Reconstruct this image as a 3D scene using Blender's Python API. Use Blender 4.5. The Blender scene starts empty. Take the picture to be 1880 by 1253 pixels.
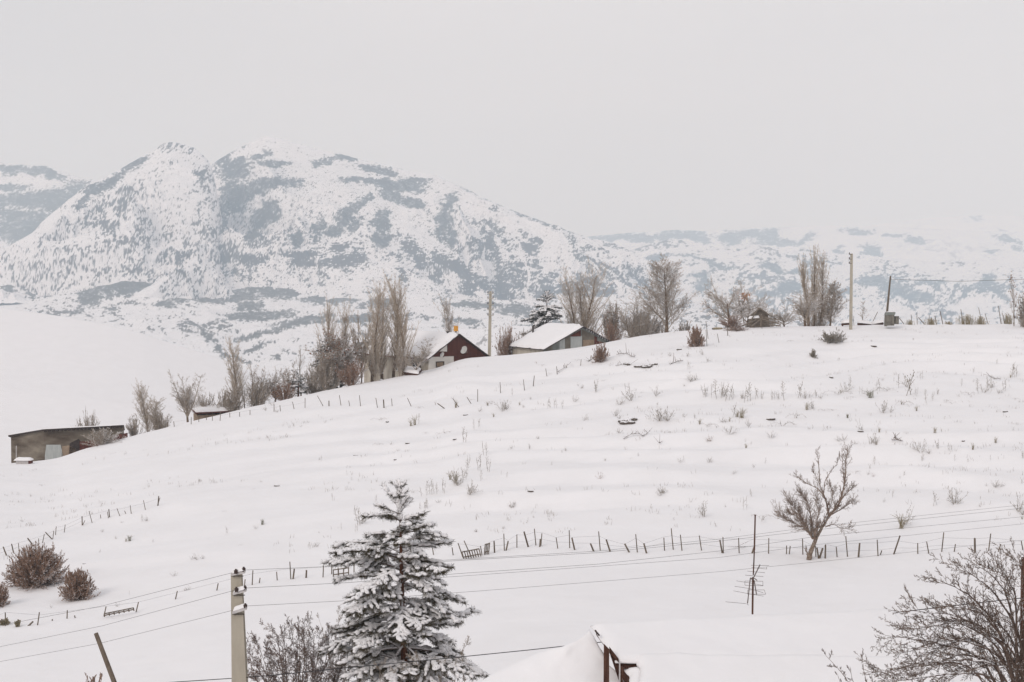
import bpy, math, random
import numpy as np
from math import sin, cos, pi, radians
S = bpy.context.scene
# ------------------------------------------------------------------ camera, world, sun, exposure
FPX = 2900.0; CX, CY = 940.0, 626.5; PITCH = math.atan((626.5-500.0)/FPX)
cam = bpy.data.cameras.new("camera"); co = bpy.data.objects.new("camera", cam)
S.collection.objects.link(co); S.camera = co
cam.sensor_width = 36.0; cam.lens = 36.0*FPX/1880.0
cam.clip_start = 0.3; cam.clip_end = 40000
co.location = (0, 0, 0); co.rotation_euler = (pi/2-PITCH, 0, 0)
SUN_EL, SUN_ROT = radians(34), radians(-38)
w = bpy.data.worlds.new("World"); S.world = w; w.use_nodes = True
nt = w.node_tree; nt.nodes.clear()
def N(nt, t, **kw):
    n = nt.nodes.new(t)
    for k, v in kw.items(): setattr(n, k, v)
    return n
out = N(nt, 'ShaderNodeOutputWorld'); bg = N(nt, 'ShaderNodeBackground')
sky = N(nt, 'ShaderNodeTexSky', sky_type='NISHITA'); sky.sun_disc = False
sky.sun_elevation = SUN_EL; sky.sun_rotation = SUN_ROT
mulc = N(nt, 'ShaderNodeMix', data_type='RGBA', blend_type='MULTIPLY'); mulc.inputs[0].default_value = 1
nt.links.new(sky.outputs[0], mulc.inputs[6]); mulc.inputs[7].default_value = (.08, .08, .08, 1)
# overcast deck: faint brighter band above the horizon, very soft cloud structure
tc = N(nt, 'ShaderNodeTexCoord'); sep = N(nt, 'ShaderNodeSeparateXYZ'); nt.links.new(tc.outputs['Generated'], sep.inputs[0])
ramp = N(nt, 'ShaderNodeValToRGB'); nt.links.new(sep.outputs[2], ramp.inputs[0])
e = ramp.color_ramp.elements
e[0].position = 0.0; e[0].color = (.60, .625, .665, 1)
e[1].position = 0.25; e[1].color = (.745, .722, .735, 1)
x = ramp.color_ramp.elements.new(.055); x.color = (.67, .675, .70, 1)
x = ramp.color_ramp.elements.new(.11); x.color = (.745, .722, .73, 1)
x = ramp.color_ramp.elements.new(1.0); x.color = (.69, .70, .735, 1)
mp = N(nt, 'ShaderNodeMapping'); mp.inputs['Scale'].default_value = (1.5, 1.5, 6)
nz = N(nt, 'ShaderNodeTexNoise'); nz.inputs['Scale'].default_value = 1.6; nz.inputs['Detail'].default_value = 3
nt.links.new(tc.outputs['Generated'], mp.inputs[0]); nt.links.new(mp.outputs[0], nz.inputs[0])
mr = N(nt, 'ShaderNodeMapRange'); mr.inputs[1].default_value = .3; mr.inputs[2].default_value = .7
mr.inputs[3].default_value = .955; mr.inputs[4].default_value = 1.04; nt.links.new(nz.outputs[0], mr.inputs[0])
mrx = N(nt, 'ShaderNodeMapRange'); mrx.interpolation_type = 'SMOOTHSTEP'; mrx.inputs[1].default_value = -.40; mrx.inputs[2].default_value = .02; mrx.inputs[3].default_value = .84; nt.links.new(sep.outputs[0], mrx.inputs[0])
mm = N(nt, 'ShaderNodeMath', operation='MULTIPLY'); nt.links.new(mr.outputs[0], mm.inputs[0]); nt.links.new(mrx.outputs[0], mm.inputs[1])
cl = N(nt, 'ShaderNodeMix', data_type='RGBA', blend_type='MULTIPLY'); cl.inputs[0].default_value = 1
nt.links.new(ramp.outputs[0], cl.inputs[6]); nt.links.new(mm.outputs[0], cl.inputs[7])
mx = N(nt, 'ShaderNodeMix', data_type='RGBA'); mx.inputs[0].default_value = .96
nt.links.new(mulc.outputs[2], mx.inputs[6]); nt.links.new(cl.outputs[2], mx.inputs[7])
nt.links.new(mx.outputs[2], bg.inputs[0]); bg.inputs[1].default_value = 1.0
nt.links.new(bg.outputs[0], out.inputs[0])
sun = bpy.data.lights.new("sun", 'SUN'); sun.energy = 1.08; sun.angle = radians(22); sun.color = (1, .955, .91)
so = bpy.data.objects.new("sun", sun); S.collection.objects.link(so)
# light comes from the upper left, slightly behind the camera
sd = (sin(SUN_ROT)*cos(SUN_EL), -cos(SUN_ROT)*cos(SUN_EL), sin(SUN_EL))
import mathutils
V3 = mathutils.Vector
so.rotation_euler = V3(sd).to_track_quat('Z', 'Y').to_euler()
S.view_settings.view_transform = 'Standard'; S.view_settings.look = 'None'
S.view_settings.exposure = 0.085; S.view_settings.gamma = 1
S.cycles.volume_bounces = 2; S.cycles.max_bounces = 6; S.cycles.diffuse_bounces = 3
# ------------------------------------------------------------------ pixel <-> ray helpers (a = x/y, s = z/y)
cP, sP = cos(PITCH), sin(PITCH)
def AS(px, py):
    v = CY-py
    dy = FPX*cP+v*sP
    return (px-CX)/dy, (-FPX*sP+v*cP)/dy
def PXY(a, s):
    # inverse for arrays: point (a,1,s)
    f = cP - s*sP; u = sP + s*cP
    return CX+FPX*a/f, CY-FPX*u/f
def W(px, py, D):
    a, s = AS(px, py); return np.array((a*D, D, s*D))
# ------------------------------------------------------------------ noise
_T = np.random.RandomState(7).rand(8, 256, 256)*2-1
def vn(x, y, k=0):
    x = np.asarray(x, float); y = np.asarray(y, float)
    xi = np.floor(x).astype(int); yi = np.floor(y).astype(int)
    fx = x-xi; fy = y-yi; fx = fx*fx*fx*(fx*(fx*6-15)+10); fy = fy*fy*fy*(fy*(fy*6-15)+10)
    T = _T[k % 8]; x0 = xi & 255; x1 = (xi+1) & 255; y0 = yi & 255; y1 = (yi+1) & 255
    return (T[x0, y0]*(1-fx)+T[x1, y0]*fx)*(1-fy)+(T[x0, y1]*(1-fx)+T[x1, y1]*fx)*fy
def fbm(x, y, o=5, k=0, g=.5):
    r = 0; a = 1; t = 0
    for i in range(o):
        c_, s_ = cos(i*.9+.35), sin(i*.9+.35); r = r+a*vn((x*c_-y*s_)*2**i+17.3*i, (x*s_+y*c_)*2**i+9.1*i, k+i); t += a; a *= g
    return r/t
def ridg(x, y, o=5, k=0, g=.5):
    r = 0; a = 1; t = 0
    for i in range(o):
        c_, s_ = cos(i*.9+.35), sin(i*.9+.35); n = 1-np.abs(vn((x*c_-y*s_)*2**i+31.7*i, (x*s_+y*c_)*2**i+5.3*i, k+i))*2
        r = r+a*n; t += a; a *= g
    return r/t
def sst(x, a, b):
    t = np.clip((x-a)/(b-a), 0, 1); return t*t*(3-2*t)
# ------------------------------------------------------------------ mesh helpers
COL = S.collection
def tag(o, label=None, cat=None, group=None, kind=None):
    if label: o['label'] = label
    if cat: o['category'] = cat
    if group: o['group'] = group
    if kind: o['kind'] = kind
    return o
def empty(name, loc, label, cat, group=None):
    o = bpy.data.objects.new(name, None); COL.objects.link(o); o.location = tuple(float(c) for c in loc)
    o.empty_display_size = .3
    return tag(o, label, cat, group)
class MB:
    def __init__(s): s.V = []; s.L = []; s.C = []; s.M = []; s.n = 0
    def add(s, V, F, mi=0):
        V = np.asarray(V, float).reshape(-1, 3); F = np.asarray(F)
        s.V.append(V); s.L.append((F+s.n).ravel()); s.C.append(np.full(len(F), F.shape[1])); s.M.append(np.full(len(F), mi))
        s.n += len(V)
    def tubes(s, segs, n=3, mi=0, cap=False):
        """segs rows: x0 y0 z0 x1 y1 z1 r0 r1"""
        A = np.asarray(segs, float).reshape(-1, 8)
        if not len(A): return
        p = A[:, :3]; q = A[:, 3:6]; d = q-p; d /= np.linalg.norm(d, axis=1, keepdims=True)+1e-9
        h = np.where(np.abs(d[:, 2:3]) > .9, np.array([[1., 0, 0]]), np.array([[0, 0, 1.]]))
        u = np.cross(d, h); u /= np.linalg.norm(u, axis=1, keepdims=True)+1e-9; v = np.cross(d, u)
        an = np.arange(n)*2*pi/n; ca = np.cos(an)[None, :, None]; sa = np.sin(an)[None, :, None]
        ring = u[:, None]*ca+v[:, None]*sa
        R0 = p[:, None]+ring*A[:, 6][:, None, None]; R1 = q[:, None]+ring*A[:, 7][:, None, None]
        V = np.concatenate([R0, R1], 1).reshape(-1, 3)
        b = np.arange(len(A))[:, None]*2*n; i = np.arange(n)[None]; j = (i+1) % n
        F = np.stack([b+i, b+i+n, b+j+n, b+j], -1).reshape(-1, 4)
        k = s.n; s.add(V, F, mi)
        if cap:
            Fc = np.concatenate([(b+i), (b+n+i)[:, ::-1]]); s.L.append((Fc+k).ravel()); s.C.append(np.full(len(Fc), n)); s.M.append(np.full(len(Fc), mi))
    def tube(s, p, q, r0, r1=None, n=8, mi=0): s.tubes([[*p, *q, r0, r0 if r1 is None else r1]], n, mi, True)
    def hexa(s, P, mi=0):
        """8 points: bottom 4 ccw, top 4 ccw"""
        s.add(P, [[3, 2, 1, 0], [4, 5, 6, 7], [0, 1, 5, 4], [1, 2, 6, 5], [2, 3, 7, 6], [3, 0, 4, 7]], mi)
    def box(s, c, ex, ey, ez, mi=0):
        c = np.asarray(c, float); ex = np.asarray(ex, float)/2; ey = np.asarray(ey, float)/2; ez = np.asarray(ez, float)/2
        s.hexa([c+a*ex+b*ey+g*ez for g in (-1, 1) for a, b in ((-1, -1), (1, -1), (1, 1), (-1, 1))], mi)
    def build(s, name, mats, parent=None, origin=None, smooth=False):
        V = np.concatenate(s.V); L = np.concatenate(s.L); C = np.concatenate(s.C); M = np.concatenate(s.M)
        o0 = np.zeros(3)
        if origin is not None: o0 = np.asarray(origin, float)
        elif parent is not None:
            pp = parent
            while pp is not None: o0 = o0+np.array(pp.location); pp = pp.parent
        V = V-o0
        me = bpy.data.meshes.new(name); me.vertices.add(len(V)); me.vertices.foreach_set('co', V.ravel().astype(np.float32))
        me.loops.add(len(L)); me.loops.foreach_set('vertex_index', L.astype(np.int32))
        me.polygons.add(len(C)); st = np.concatenate([[0], np.cumsum(C)[:-1]])
        me.polygons.foreach_set('loop_start', st.astype(np.int32)); me.polygons.foreach_set('loop_total', C.astype(np.int32))
        me.polygons.foreach_set('use_smooth', np.full(len(C), smooth))
        for m in (mats if isinstance(mats, (list, tuple)) else [mats]): me.materials.append(m)
        me.polygons.foreach_set('material_index', M.astype(np.int32))
        me.update(calc_edges=True)
        o = bpy.data.objects.new(name, me); COL.objects.link(o)
        if parent is not None: o.parent = parent
        elif origin is not None: o.location = tuple(float(c) for c in origin)
        return o
def gridmesh(name, X, Y, Z, mat, attrs=None, smooth=True):
    r, c = X.shape
    V = np.stack([X, Y, Z], -1).reshape(-1, 3); i = np.arange(r*c).reshape(r, c)
    F = np.stack([i[:-1, :-1], i[:-1, 1:], i[1:, 1:], i[1:, :-1]], -1).reshape(-1, 4)
    b = MB(); b.add(V, F); o = b.build(name, mat, smooth=smooth)
    for k, v in (attrs or {}).items():
        at = o.data.attributes.new(k, 'FLOAT', 'POINT'); at.data.foreach_set('value', v.ravel().astype(np.float32))
    return o
# ------------------------------------------------------------------ materials
def mat(name, col, rough=.85, var=.0, vscale=5., snow=0., snowlo=.35, bump=0., col2=None, stretch=(1, 1, 1), metallic=0., bscale=None, snoise=14.):
    m = bpy.data.materials.new(name); m.use_nodes = True; t = m.node_tree; b = t.nodes['Principled BSDF']
    b.inputs['Roughness'].default_value = rough; b.inputs['Metallic'].default_value = metallic
    b.inputs['Specular IOR Level'].default_value = .25
    tc = N(t, 'ShaderNodeTexCoord'); mp = N(t, 'ShaderNodeMapping'); mp.inputs['Scale'].default_value = stretch
    t.links.new(tc.outputs['Object'], mp.inputs[0])
    c0 = (*col, 1)
    nz = N(t, 'ShaderNodeTexNoise'); nz.inputs['Scale'].default_value = vscale; nz.inputs['Detail'].default_value = 6; nz.inputs['Roughness'].default_value = .6
    t.links.new(mp.outputs[0], nz.inputs[0])
    r = N(t, 'ShaderNodeValToRGB'); t.links.new(nz.outputs[0], r.inputs[0])
    r.color_ramp.elements[0].position = .35; r.color_ramp.elements[1].position = .65
    c2 = col2 if col2 else tuple(min(1, c*(1+var)) for c in col)
    c1 = col if col2 else tuple(c*(1-var) for c in col)
    r.color_ramp.elements[0].color = (*c1, 1); r.color_ramp.elements[1].color = (*c2, 1)
    cur = r.outputs[0]
    if snow > 0:
        g = N(t, 'ShaderNodeNewGeometry'); sp = N(t, 'ShaderNodeSeparateXYZ'); t.links.new(g.outputs['Normal'], sp.inputs[0])
        n2 = N(t, 'ShaderNodeTexNoise'); n2.inputs['Scale'].default_value = snoise; n2.inputs['Detail'].default_value = 3; t.links.new(tc.outputs['Object'], n2.inputs[0])
        ad = N(t, 'ShaderNodeMath', operation='ADD'); t.links.new(sp.outputs[2], ad.inputs[0])
        ml = N(t, 'ShaderNodeMath', operation='MULTIPLY_ADD'); t.links.new(n2.outputs[0], ml.inputs[0]); ml.inputs[1].default_value = 1.6; ml.inputs[2].default_value = -.8
        t.links.new(ml.outputs[0], ad.inputs[1])
        mr = N(t, 'ShaderNodeMapRange'); mr.inputs[1].default_value = snowlo; mr.inputs[2].default_value = snowlo+.2; mr.inputs[4].default_value = snow
        t.links.new(ad.outputs[0], mr.inputs[0])
        mx = N(t, 'ShaderNodeMix', data_type='RGBA'); t.links.new(mr.outputs[0], mx.inputs[0]); t.links.new(cur, mx.inputs[6]); mx.inputs[7].default_value = (.86, .84, .85, 1)
        cur = mx.outputs[2]
    t.links.new(cur, b.inputs['Base Color'])
    if bump > 0:
        bp = N(t, 'ShaderNodeBump'); bp.inputs['Distance'].default_value = bump; bp.inputs['Strength'].default_value = 1
        if bscale:
            nb = N(t, 'ShaderNodeTexNoise'); nb.inputs['Scale'].default_value = bscale; nb.inputs['Detail'].default_value = 5; t.links.new(tc.outputs['Object'], nb.inputs[0]); t.links.new(nb.outputs[0], bp.inputs['Height'])
        else: t.links.new(nz.outputs[0], bp.inputs['Height'])
        t.links.new(bp.outputs[0], b.inputs['Normal'])
    return m
SNOWC = (.86, .835, .835)
M_snow = mat('snow', (.85, .825, .825), .9, col2=(.875, .85, .852), vscale=.35, bump=.035, bscale=1.3)
M_snowfine = mat('packed_snow', SNOWC, .9, var=.012, vscale=3, bump=.008, bscale=9)
def rockmat(name, rock, rock2, wood, snowc=(.84, .825, .835), fs=.03, fine=.5):
    """snow with rock (attr rock) and leafless wood (attr wood); break-up from world-space noise"""
    m = bpy.data.materials.new(name); m.use_nodes = True; t = m.node_tree; b = t.nodes['Principled BSDF']
    b.inputs['Roughness'].default_value = .95; b.inputs['Specular IOR Level'].default_value = .1
    tc = N(t, 'ShaderNodeTexCoord')
    def at(nm):
        a = N(t, 'ShaderNodeAttribute'); a.attribute_name = nm; return a.outputs['Fac']
    def noise(sc, det=5, ro=.65):
        n = N(t, 'ShaderNodeTexNoise'); n.inputs['Scale'].default_value = sc; n.inputs['Detail'].default_value = det; n.inputs['Roughness'].default_value = ro
        t.links.new(tc.outputs['Object'], n.inputs[0]); return n.outputs[0]
    def thr(a, n, k, lo, hi):
        q = N(t, 'ShaderNodeMath', operation='MULTIPLY_ADD'); t.links.new(n, q.inputs[0]); q.inputs[1].default_value = k; q.inputs[2].default_value = -k/2
        s_ = N(t, 'ShaderNodeMath', operation='ADD'); t.links.new(a, s_.inputs[0]); t.links.new(q.outputs[0], s_.inputs[1])
        r = N(t, 'ShaderNodeMapRange'); r.inputs[1].default_value = lo; r.inputs[2].default_value = hi; t.links.new(s_.outputs[0], r.inputs[0]); return r.outputs[0]
    def mixc(f, a, c):
        x = N(t, 'ShaderNodeMix', data_type='RGBA'); t.links.new(f, x.inputs[0])
        if isinstance(a, tuple): x.inputs[6].default_value = (*a, 1)
        else: t.links.new(a, x.inputs[6])
        if isinstance(c, tuple): x.inputs[7].default_value = (*c, 1)
        else: t.links.new(c, x.inputs[7])
        return x.outputs[2]
    nA = noise(fs); nB = noise(fs*.23, 4)
    rc = mixc(nB, rock, rock2)
    nF0 = noise(fs*2.2, 6, .8); nF1 = noise(fs*.6, 8, .8); av = N(t, 'ShaderNodeMath', operation='ADD'); t.links.new(nF0, av.inputs[0]); t.links.new(nF1, av.inputs[1]); hv = N(t, 'ShaderNodeMath', operation='MULTIPLY'); t.links.new(av.outputs[0], hv.inputs[0]); hv.inputs[1].default_value = .5; nF = hv.outputs[0]
    c = mixc(thr(at('rock'), nF, fine*4, .26, .78), snowc, rc)
    c = mixc(thr(at('wood'), nF, 3.4, .12, .98), c, wood)
    t.links.new(c, b.inputs['Base Color'])
    bp = N(t, 'ShaderNodeBump'); bp.inputs['Distance'].default_value = 1.2; bp.inputs['Strength'].default_value = .5
    t.links.new(nA, bp.inputs['Height']); t.links.new(bp.outputs[0], b.inputs['Normal'])
    return m
# ------------------------------------------------------------------ near hillside
def interp_px(pts, px): return np.interp(px, [p[0] for p in pts], [p[1] for p in pts])
def curve(pts, kn=15):
    """px,py control points -> function s(a)"""
    q = np.array([AS(*p) for p in pts]); k = np.argsort(q[:, 0]); q = q[k]
    aa = np.linspace(q[0, 0], q[-1, 0], 900); ss = np.interp(aa, q[:, 0], q[:, 1])
    ker = np.hanning(kn); ker /= ker.sum(); sp = np.pad(ss, kn//2, 'edge'); ss = np.convolve(sp, ker, 'valid')
    return lambda a: np.interp(a, aa, ss)
fenceS = curve([(-1200, 1290), (-100, 1165), (0, 1150), (200, 1128), (400, 1086), (600, 1060), (850, 1024), (1000, 1009), (1300, 1013), (1500, 1026), (1600, 1022), (1700, 1016), (1880, 1010), (2300, 1000), (3600, 980)], 61)
crestS = curve([(-1200, 960), (-100, 860), (0, 850), (60, 846), (100, 842), (150, 824), (200, 811), (250, 797), (300, 785), (350, 772), (400, 760), (450, 748), (500, 737), (550, 726), (600, 715), (650, 704), (690, 698), (735, 688), (760, 682), (800, 675), (830, 663), (850, 656), (880, 653), (900, 653), (1000, 643), (1060, 636), (1100, 630), (1150, 619), (1200, 611), (1250, 605), (1300, 602), (1400, 597), (1500, 597), (1560, 596), (1600, 593), (1700, 593), (1880, 592), (2300, 592), (3600, 600)])
As = np.arange(-1.25, 1.2501, .004); Ds = np.arange(0, 431.)
def Df(a): return np.interp(a, [-1.2, -.35, 0, .35, 1.2], [75, 79, 86, 84, 80])
def Dc(a): return np.interp(a, [-1.2, -.33, -.2, -.05, .1, .35, 1.2], [135, 148, 163, 180, 188, 190, 185])
TZ = np.zeros((len(As), len(Ds)))
for i, a in enumerate(As):
    df, dc = Df(a), Dc(a); zf, zc = fenceS(a)*df, crestS(a)*dc
    kd = [0, 3, 15, 28, 42, 57, 70, df-4, df+4, dc-14, dc, dc+12, dc+40, dc+110, 430]
    zl = lambda d: zf+(zc-zf)*(d-df)/(dc-df)
    kz = [-1.6, -1.9, -8, -12.5, zf+.9, zf+.55, zf+.25, zf, zl(df+4), zl(dc-14)-.1, zc, zc-2.2, zc-9, zc-30, zc-60]
    TZ[i] = np.interp(Ds, kd, kz)
ker = np.hanning(9); ker /= ker.sum()
for i in range(len(As)): TZ[i] = np.convolve(np.pad(TZ[i], 4, 'edge'), ker, 'valid')
AA, DD = np.meshgrid(As, Ds, indexing='ij'); XX = AA*DD
hill = sst(DD, Df(AA)+3, Df(AA)+14)*(1-sst(DD, Dc(AA)-22, Dc(AA)-8))
right = sst(AA, -.22, .02)
TZ += fbm(XX/38, DD/30, 3, 1)*.55*hill + fbm(XX/9, DD/7, 3, 2)*.10*sst(DD, 40, 60)*(.35+.65*hill)
# terraces running along the slope, drifting left and down
tp = DD/8.5+XX*.012+fbm(XX/32, DD/40, 3, 3)*1.6
sawt = tp-np.floor(tp); ter = np.where(sawt < .3, sawt/.3, (1-sawt)/.7)-.5
TZ += ter*1.25*hill*(.30+.70*right)*(.62+.6*fbm(XX/16, DD/16, 2, 4))
TZ += fbm(XX/5.5+7, DD/3.6, 3, 6)*.11*hill
# little spur carrying the small fence at left
def Zt(x, y):
    y = np.maximum(np.asarray(y, float), .5); a = np.asarray(x, float)/y
    fi = np.clip((a-As[0])/.004, 0, len(As)-1.001); fj = np.clip(y, 0, 429.)
    i = fi.astype(int); j = fj.astype(int); fi = fi-i; fj = fj-j
    return (TZ[i, j]*(1-fi)+TZ[i+1, j]*fi)*(1-fj)+(TZ[i, j+1]*(1-fi)+TZ[i+1, j+1]*fi)*fj
def hit(px, py, lo=50.):
    a, s = AS(px, py); dmax = Dc(a)+4
    d = np.arange(lo, dmax, .25); ss = Zt(a*d, d)/d
    k = np.nonzero(ss >= s)[0]
    D = d[k[0]] if len(k) else d[np.argmax(ss)]
    return np.array((a*D, D, float(Zt(a*D, D)))), D
def gpt(px, D):
    """ground point under image column px at distance D"""
    a, s = AS(px, 650); return np.array((a*D, D, float(Zt(a*D, D))))
# small bank under the left fence
bl = np.array([hit(p, q)[0][:2] for p, q in [(-60, 1040), (12, 1022), (60, 1003), (102, 985), (151, 966), (200, 952), (241, 945), (290, 930), (340, 925)]])
dist = np.full(XX.shape, 1e9)
for p, q in zip(bl[:-1], bl[1:]):
    d = q-p; L = (d**2).sum(); t = np.clip(((XX-p[0])*d[0]+(DD-p[1])*d[1])/L, 0, 1)
    dist = np.minimum(dist, np.hypot(XX-p[0]-t*d[0], DD-p[1]-t*d[1]))
sel = np.exp(-(dist/4.0)**2)*.45; TZ += sel
# hummocks the bushes stand on
nA_ = 760; q = np.linspace(-1, 1, nA_); acol = .42*q+.80*q**3*np.abs(q)
drow = np.concatenate([np.linspace(1, 45, 40), np.linspace(46, 200, 560), np.linspace(201, 425, 90)])
GA, GD = np.meshgrid(acol, drow); GX = GA*GD; GZ = Zt(GX, GD)
GZ = GZ+fbm(GX/2.2, GD/1.7, 3, 5)*.05*sst(GD, 40, 60)
tag(gridmesh('ground', GX, GD, GZ, M_snow), kind='structure')

# ------------------------------------------------------------------ distant relief, built as strips of terrain facing the village
def ell(px, py, L, warp=(0, 0)):
    r = np.zeros_like(px); X = px+warp[0]; Y = py+warp[1]
    for e in L:
        cx, cy, rx, ry = e[:4]; an = radians(e[4] if len(e) > 4 else 0); st = e[5] if len(e) > 5 else 1
        dx = X-cx; dy = Y-cy; u = (dx*cos(an)+dy*sin(an))/rx; v = (-dx*sin(an)+dy*cos(an))/ry
        r = np.maximum(r, st*(1-sst(np.sqrt(u*u+v*v), .45, 1.45)))
    return r
def layer(name, ridge, base, Db, Dr, mat_, nt_=200, na=900, amp=40, wl=300, rockf=None, woods=(), px0=-500, px1=2400, gam=1., ridgeamp=.15, stretch=1., k=0, seedoff=0, rbias=0., bumps=1., dots=0., cliffs=(), gull=0.):
    rs, bs = curve(ridge), curve(base)
    a = np.linspace(AS(px0, 500)[0], AS(px1, 500)[0], na); t = np.linspace(0, 1, nt_)
    A, T = np.meshgrid(a, t); s = bs(A)+(rs(A)-bs(A))*T**gam
    D = Db+(Dr-Db)*T; X = A*D; Z = s*D
    env = (np.sin(pi*np.clip(T, 0, 1)*.93+.1)**.7); env = np.maximum(env*(1-T**6), 0)+ridgeamp*T**6
    sx = (X+(D-Db)*gull)/wl+seedoff; sy = D/(wl*stretch)+seedoff*1.7
    wx = fbm(sx*.7, sy*.7, 3, 3)*.8
    n1 = ridg(sx+wx, sy, 7, k, .5); H = (n1-.25)*amp
    Z = Z+H*env*bumps
    # behind the ridge
    px, py = PXY(A, Z/D)
    wob = (fbm(px/16, py/9, 6, 5, .75)*20, fbm(px/16+50, py/9, 6, 6, .75)*11)
    fn = fbm(px/4.2+9, py/2.4, 4, 2, .7)
    wood = np.clip(sst(ell(px, py, woods, wob)+fn*.8, .25, .78), 0, 1) if len(woods) else np.zeros_like(px)
    gy = np.gradient(Z, axis=0)/np.maximum(np.gradient(D, axis=0), 1e-3); gx = np.gradient(Z, axis=1)/np.gradient(X, axis=1)
    steep = np.sqrt(gx**2+gy**2)
    qs = np.interp(steep, np.quantile(steep[::4, ::4], np.linspace(0, 1, 60)), np.linspace(0, 1, 60))
    rk = rockf(px, py, qs, X, D, n1) if rockf else np.zeros_like(px)
    if len(cliffs): rk = np.maximum(rk, sst(ell(px, py, cliffs, wob)+fn*.9+.25*np.sin((py+px*.12+fbm(px/30, py/30, 2, 1)*8)*1.5), .42, .62)*.95)
    if dots > 0:
        c = D*.0016
        dn = fbm(px/7+3, py/3.6, 4, 2, .65)+.6*fbm(px/60, py/22, 2, 6); rk = np.maximum(rk, sst(dn+.45*fn, .18, .46)*dots)
    ext = [1.02, 1.08, 1.3]
    for j, e_ in enumerate(ext):
        Dn = D[nt_-1]*e_
        X = np.vstack([X, a[None]*Dn[None]]); D = np.vstack([D, Dn[None]])
        Z = np.vstack([Z, (Z[nt_-1]-[12, 60, 250][j]*Dr/4000)[None]])
    pad = lambda q: np.vstack([q]+[q[-1:]]*3)
    o = gridmesh(name, X, D, Z, mat_, {'rock': pad(rk), 'wood': pad(wood)})
    return tag(o, kind='structure')
M_mt = rockmat('mountain_rock_and_snow', (.085, .088, .10), (.15, .135, .135), (.10, .10, .105), fs=.055, fine=.42)
M_far = rockmat('far_rock_and_snow', (.11, .11, .12), (.14, .135, .14), (.09, .10, .11), fs=.02, fine=.4)
M_val = rockmat('valley_scrub_and_snow', (.13, .12, .115), (.15, .13, .12), (.12, .112, .105), fs=.09, fine=.5)
M_leftm = rockmat('wooded_slope', (.12, .11, .105), (.15, .14, .13), (.115, .11, .10), fs=.035, fine=.4)

# left-hand hill, smooth snow
layer('hill', [(-900, 520), (-100, 556), (0, 565), (60, 573), (120, 582), (200, 597), (260, 612), (320, 632), (380, 650), (430, 668), (480, 700), (540, 740), (700, 820)],
      [(-900, 950), (700, 960)], 255, 480, M_snow, nt_=120, na=300, amp=1.0, wl=60, px0=-900, px1=700, ridgeamp=.05, bumps=1)
# snowy knoll in the valley behind the poplars
layer('hill', [(300, 800), (430, 735), (520, 690), (600, 655), (700, 632), (760, 619), (850, 603), (950, 597), (1050, 600), (1200, 640)],
      [(300, 900), (1200, 900)], 700, 1000, M_val, nt_=120, na=400, amp=8, wl=160, px0=300, px1=1200, ridgeamp=.1, dots=.55,
      woods=[(540, 676, 14, 2, 0), (480, 700, 20, 5, 20)])
# valley floor with scrub
lowwoods = [(50, 468, 34, 9, 20), (110, 498, 45, 13, 22), (170, 515, 30, 12), (235, 525, 85, 16), (165, 545, 26, 24, -20), (140, 572, 14, 5, -30), (330, 540, 20, 20), (415, 545, 70, 13), (440, 525, 42, 13),
    (520, 535, 62, 17), (600, 548, 60, 12), (700, 556, 30, 9), (470, 580, 75, 10, -4), (560, 590, 62, 9, -8), (660, 585, 40, 9, -10), (455, 562, 30, 8), (360, 597, 28, 4, 22), (380, 615, 9, 12, -10), (392, 626, 12, 5),
    (425, 655, 45, 4, 22), (480, 612, 55, 6, -14), (400, 640, 10, 5), (470, 640, 40, 4, -22), (60, 535, 22, 16, -20), (10, 530, 20, 12), (870, 560, 60, 7), (850, 590, 40, 6), (950, 570, 40, 10), (800, 545, 25, 6), (200, 568, 18, 4), (1000, 600, 60, 8), (300, 560, 18, 8)]
layer('valley', [(-700, 540), (0, 520), (200, 520), (400, 525), (600, 530), (900, 540), (1100, 545), (1300, 560), (1500, 600)],
      [(-700, 820), (1500, 860)], 900, 3300, M_val, nt_=340, na=1100, amp=34, wl=420, px0=-500, px1=1500, gam=.75, dots=.8, woods=lowwoods, ridgeamp=1.1, seedoff=3.3)
# main mountain
woodsM = [(432, 312, 34, 26), (500, 300, 38, 7), (478, 285, 26, 6, -25), (428, 362, 28, 34), (510, 336, 52, 11), (455, 352, 40, 18, -8), (408, 400, 14, 22), (488, 398, 34, 20, -25), (465, 430, 22, 12, -50), (500, 375, 20, 10),
    (592, 298, 26, 9, -10), (637, 289, 30, 6), (692, 313, 46, 8, 14), (648, 330, 34, 7), (690, 334, 30, 9), (735, 341, 56, 13, 6), (718, 358, 26, 14, 30), (757, 373, 26, 8, 15), (632, 400, 44, 13, -48), (612, 425, 18, 12), (668, 372, 24, 9, -45),
    (702, 405, 20, 24, 20), (700, 440, 18, 20, 30), (825, 372, 24, 12, -50), (812, 410, 16, 30, 15), (830, 440, 12, 24), (585, 420, 10, 30, 20), (440, 265, 22, 4, -25), (410, 290, 24, 6, -30), (770, 330, 25, 6, 8), (960, 394, 26, 2.2, 22), (1010, 412, 36, 2.6, 20), (1070, 433, 36, 2.2, 17), (905, 371, 22, 1.6, 24), (1130, 452, 24, 2, 18), (860, 352, 18, 1.6, 24), (545, 440, 14, 22, 20), (650, 415, 14, 20, 40)]
cliffM = [(455, 476, 36, 10), (420, 470, 20, 7), (555, 468, 42, 8, -4), (560, 484, 30, 7), (620, 455, 24, 9, -15), (640, 478, 40, 13, -8), (600, 480, 20, 9), (755, 455, 24, 12, 40), (772, 480, 22, 16, 50), (815, 478, 26, 12, 40), (850, 500, 34, 12, 38), (885, 520, 26, 9, 38), (800, 508, 9, 16), (862, 530, 14, 7),
    (905, 385, 14, 5, 20), (740, 505, 14, 10, 60), (900, 440, 9, 22, -20)]
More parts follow.
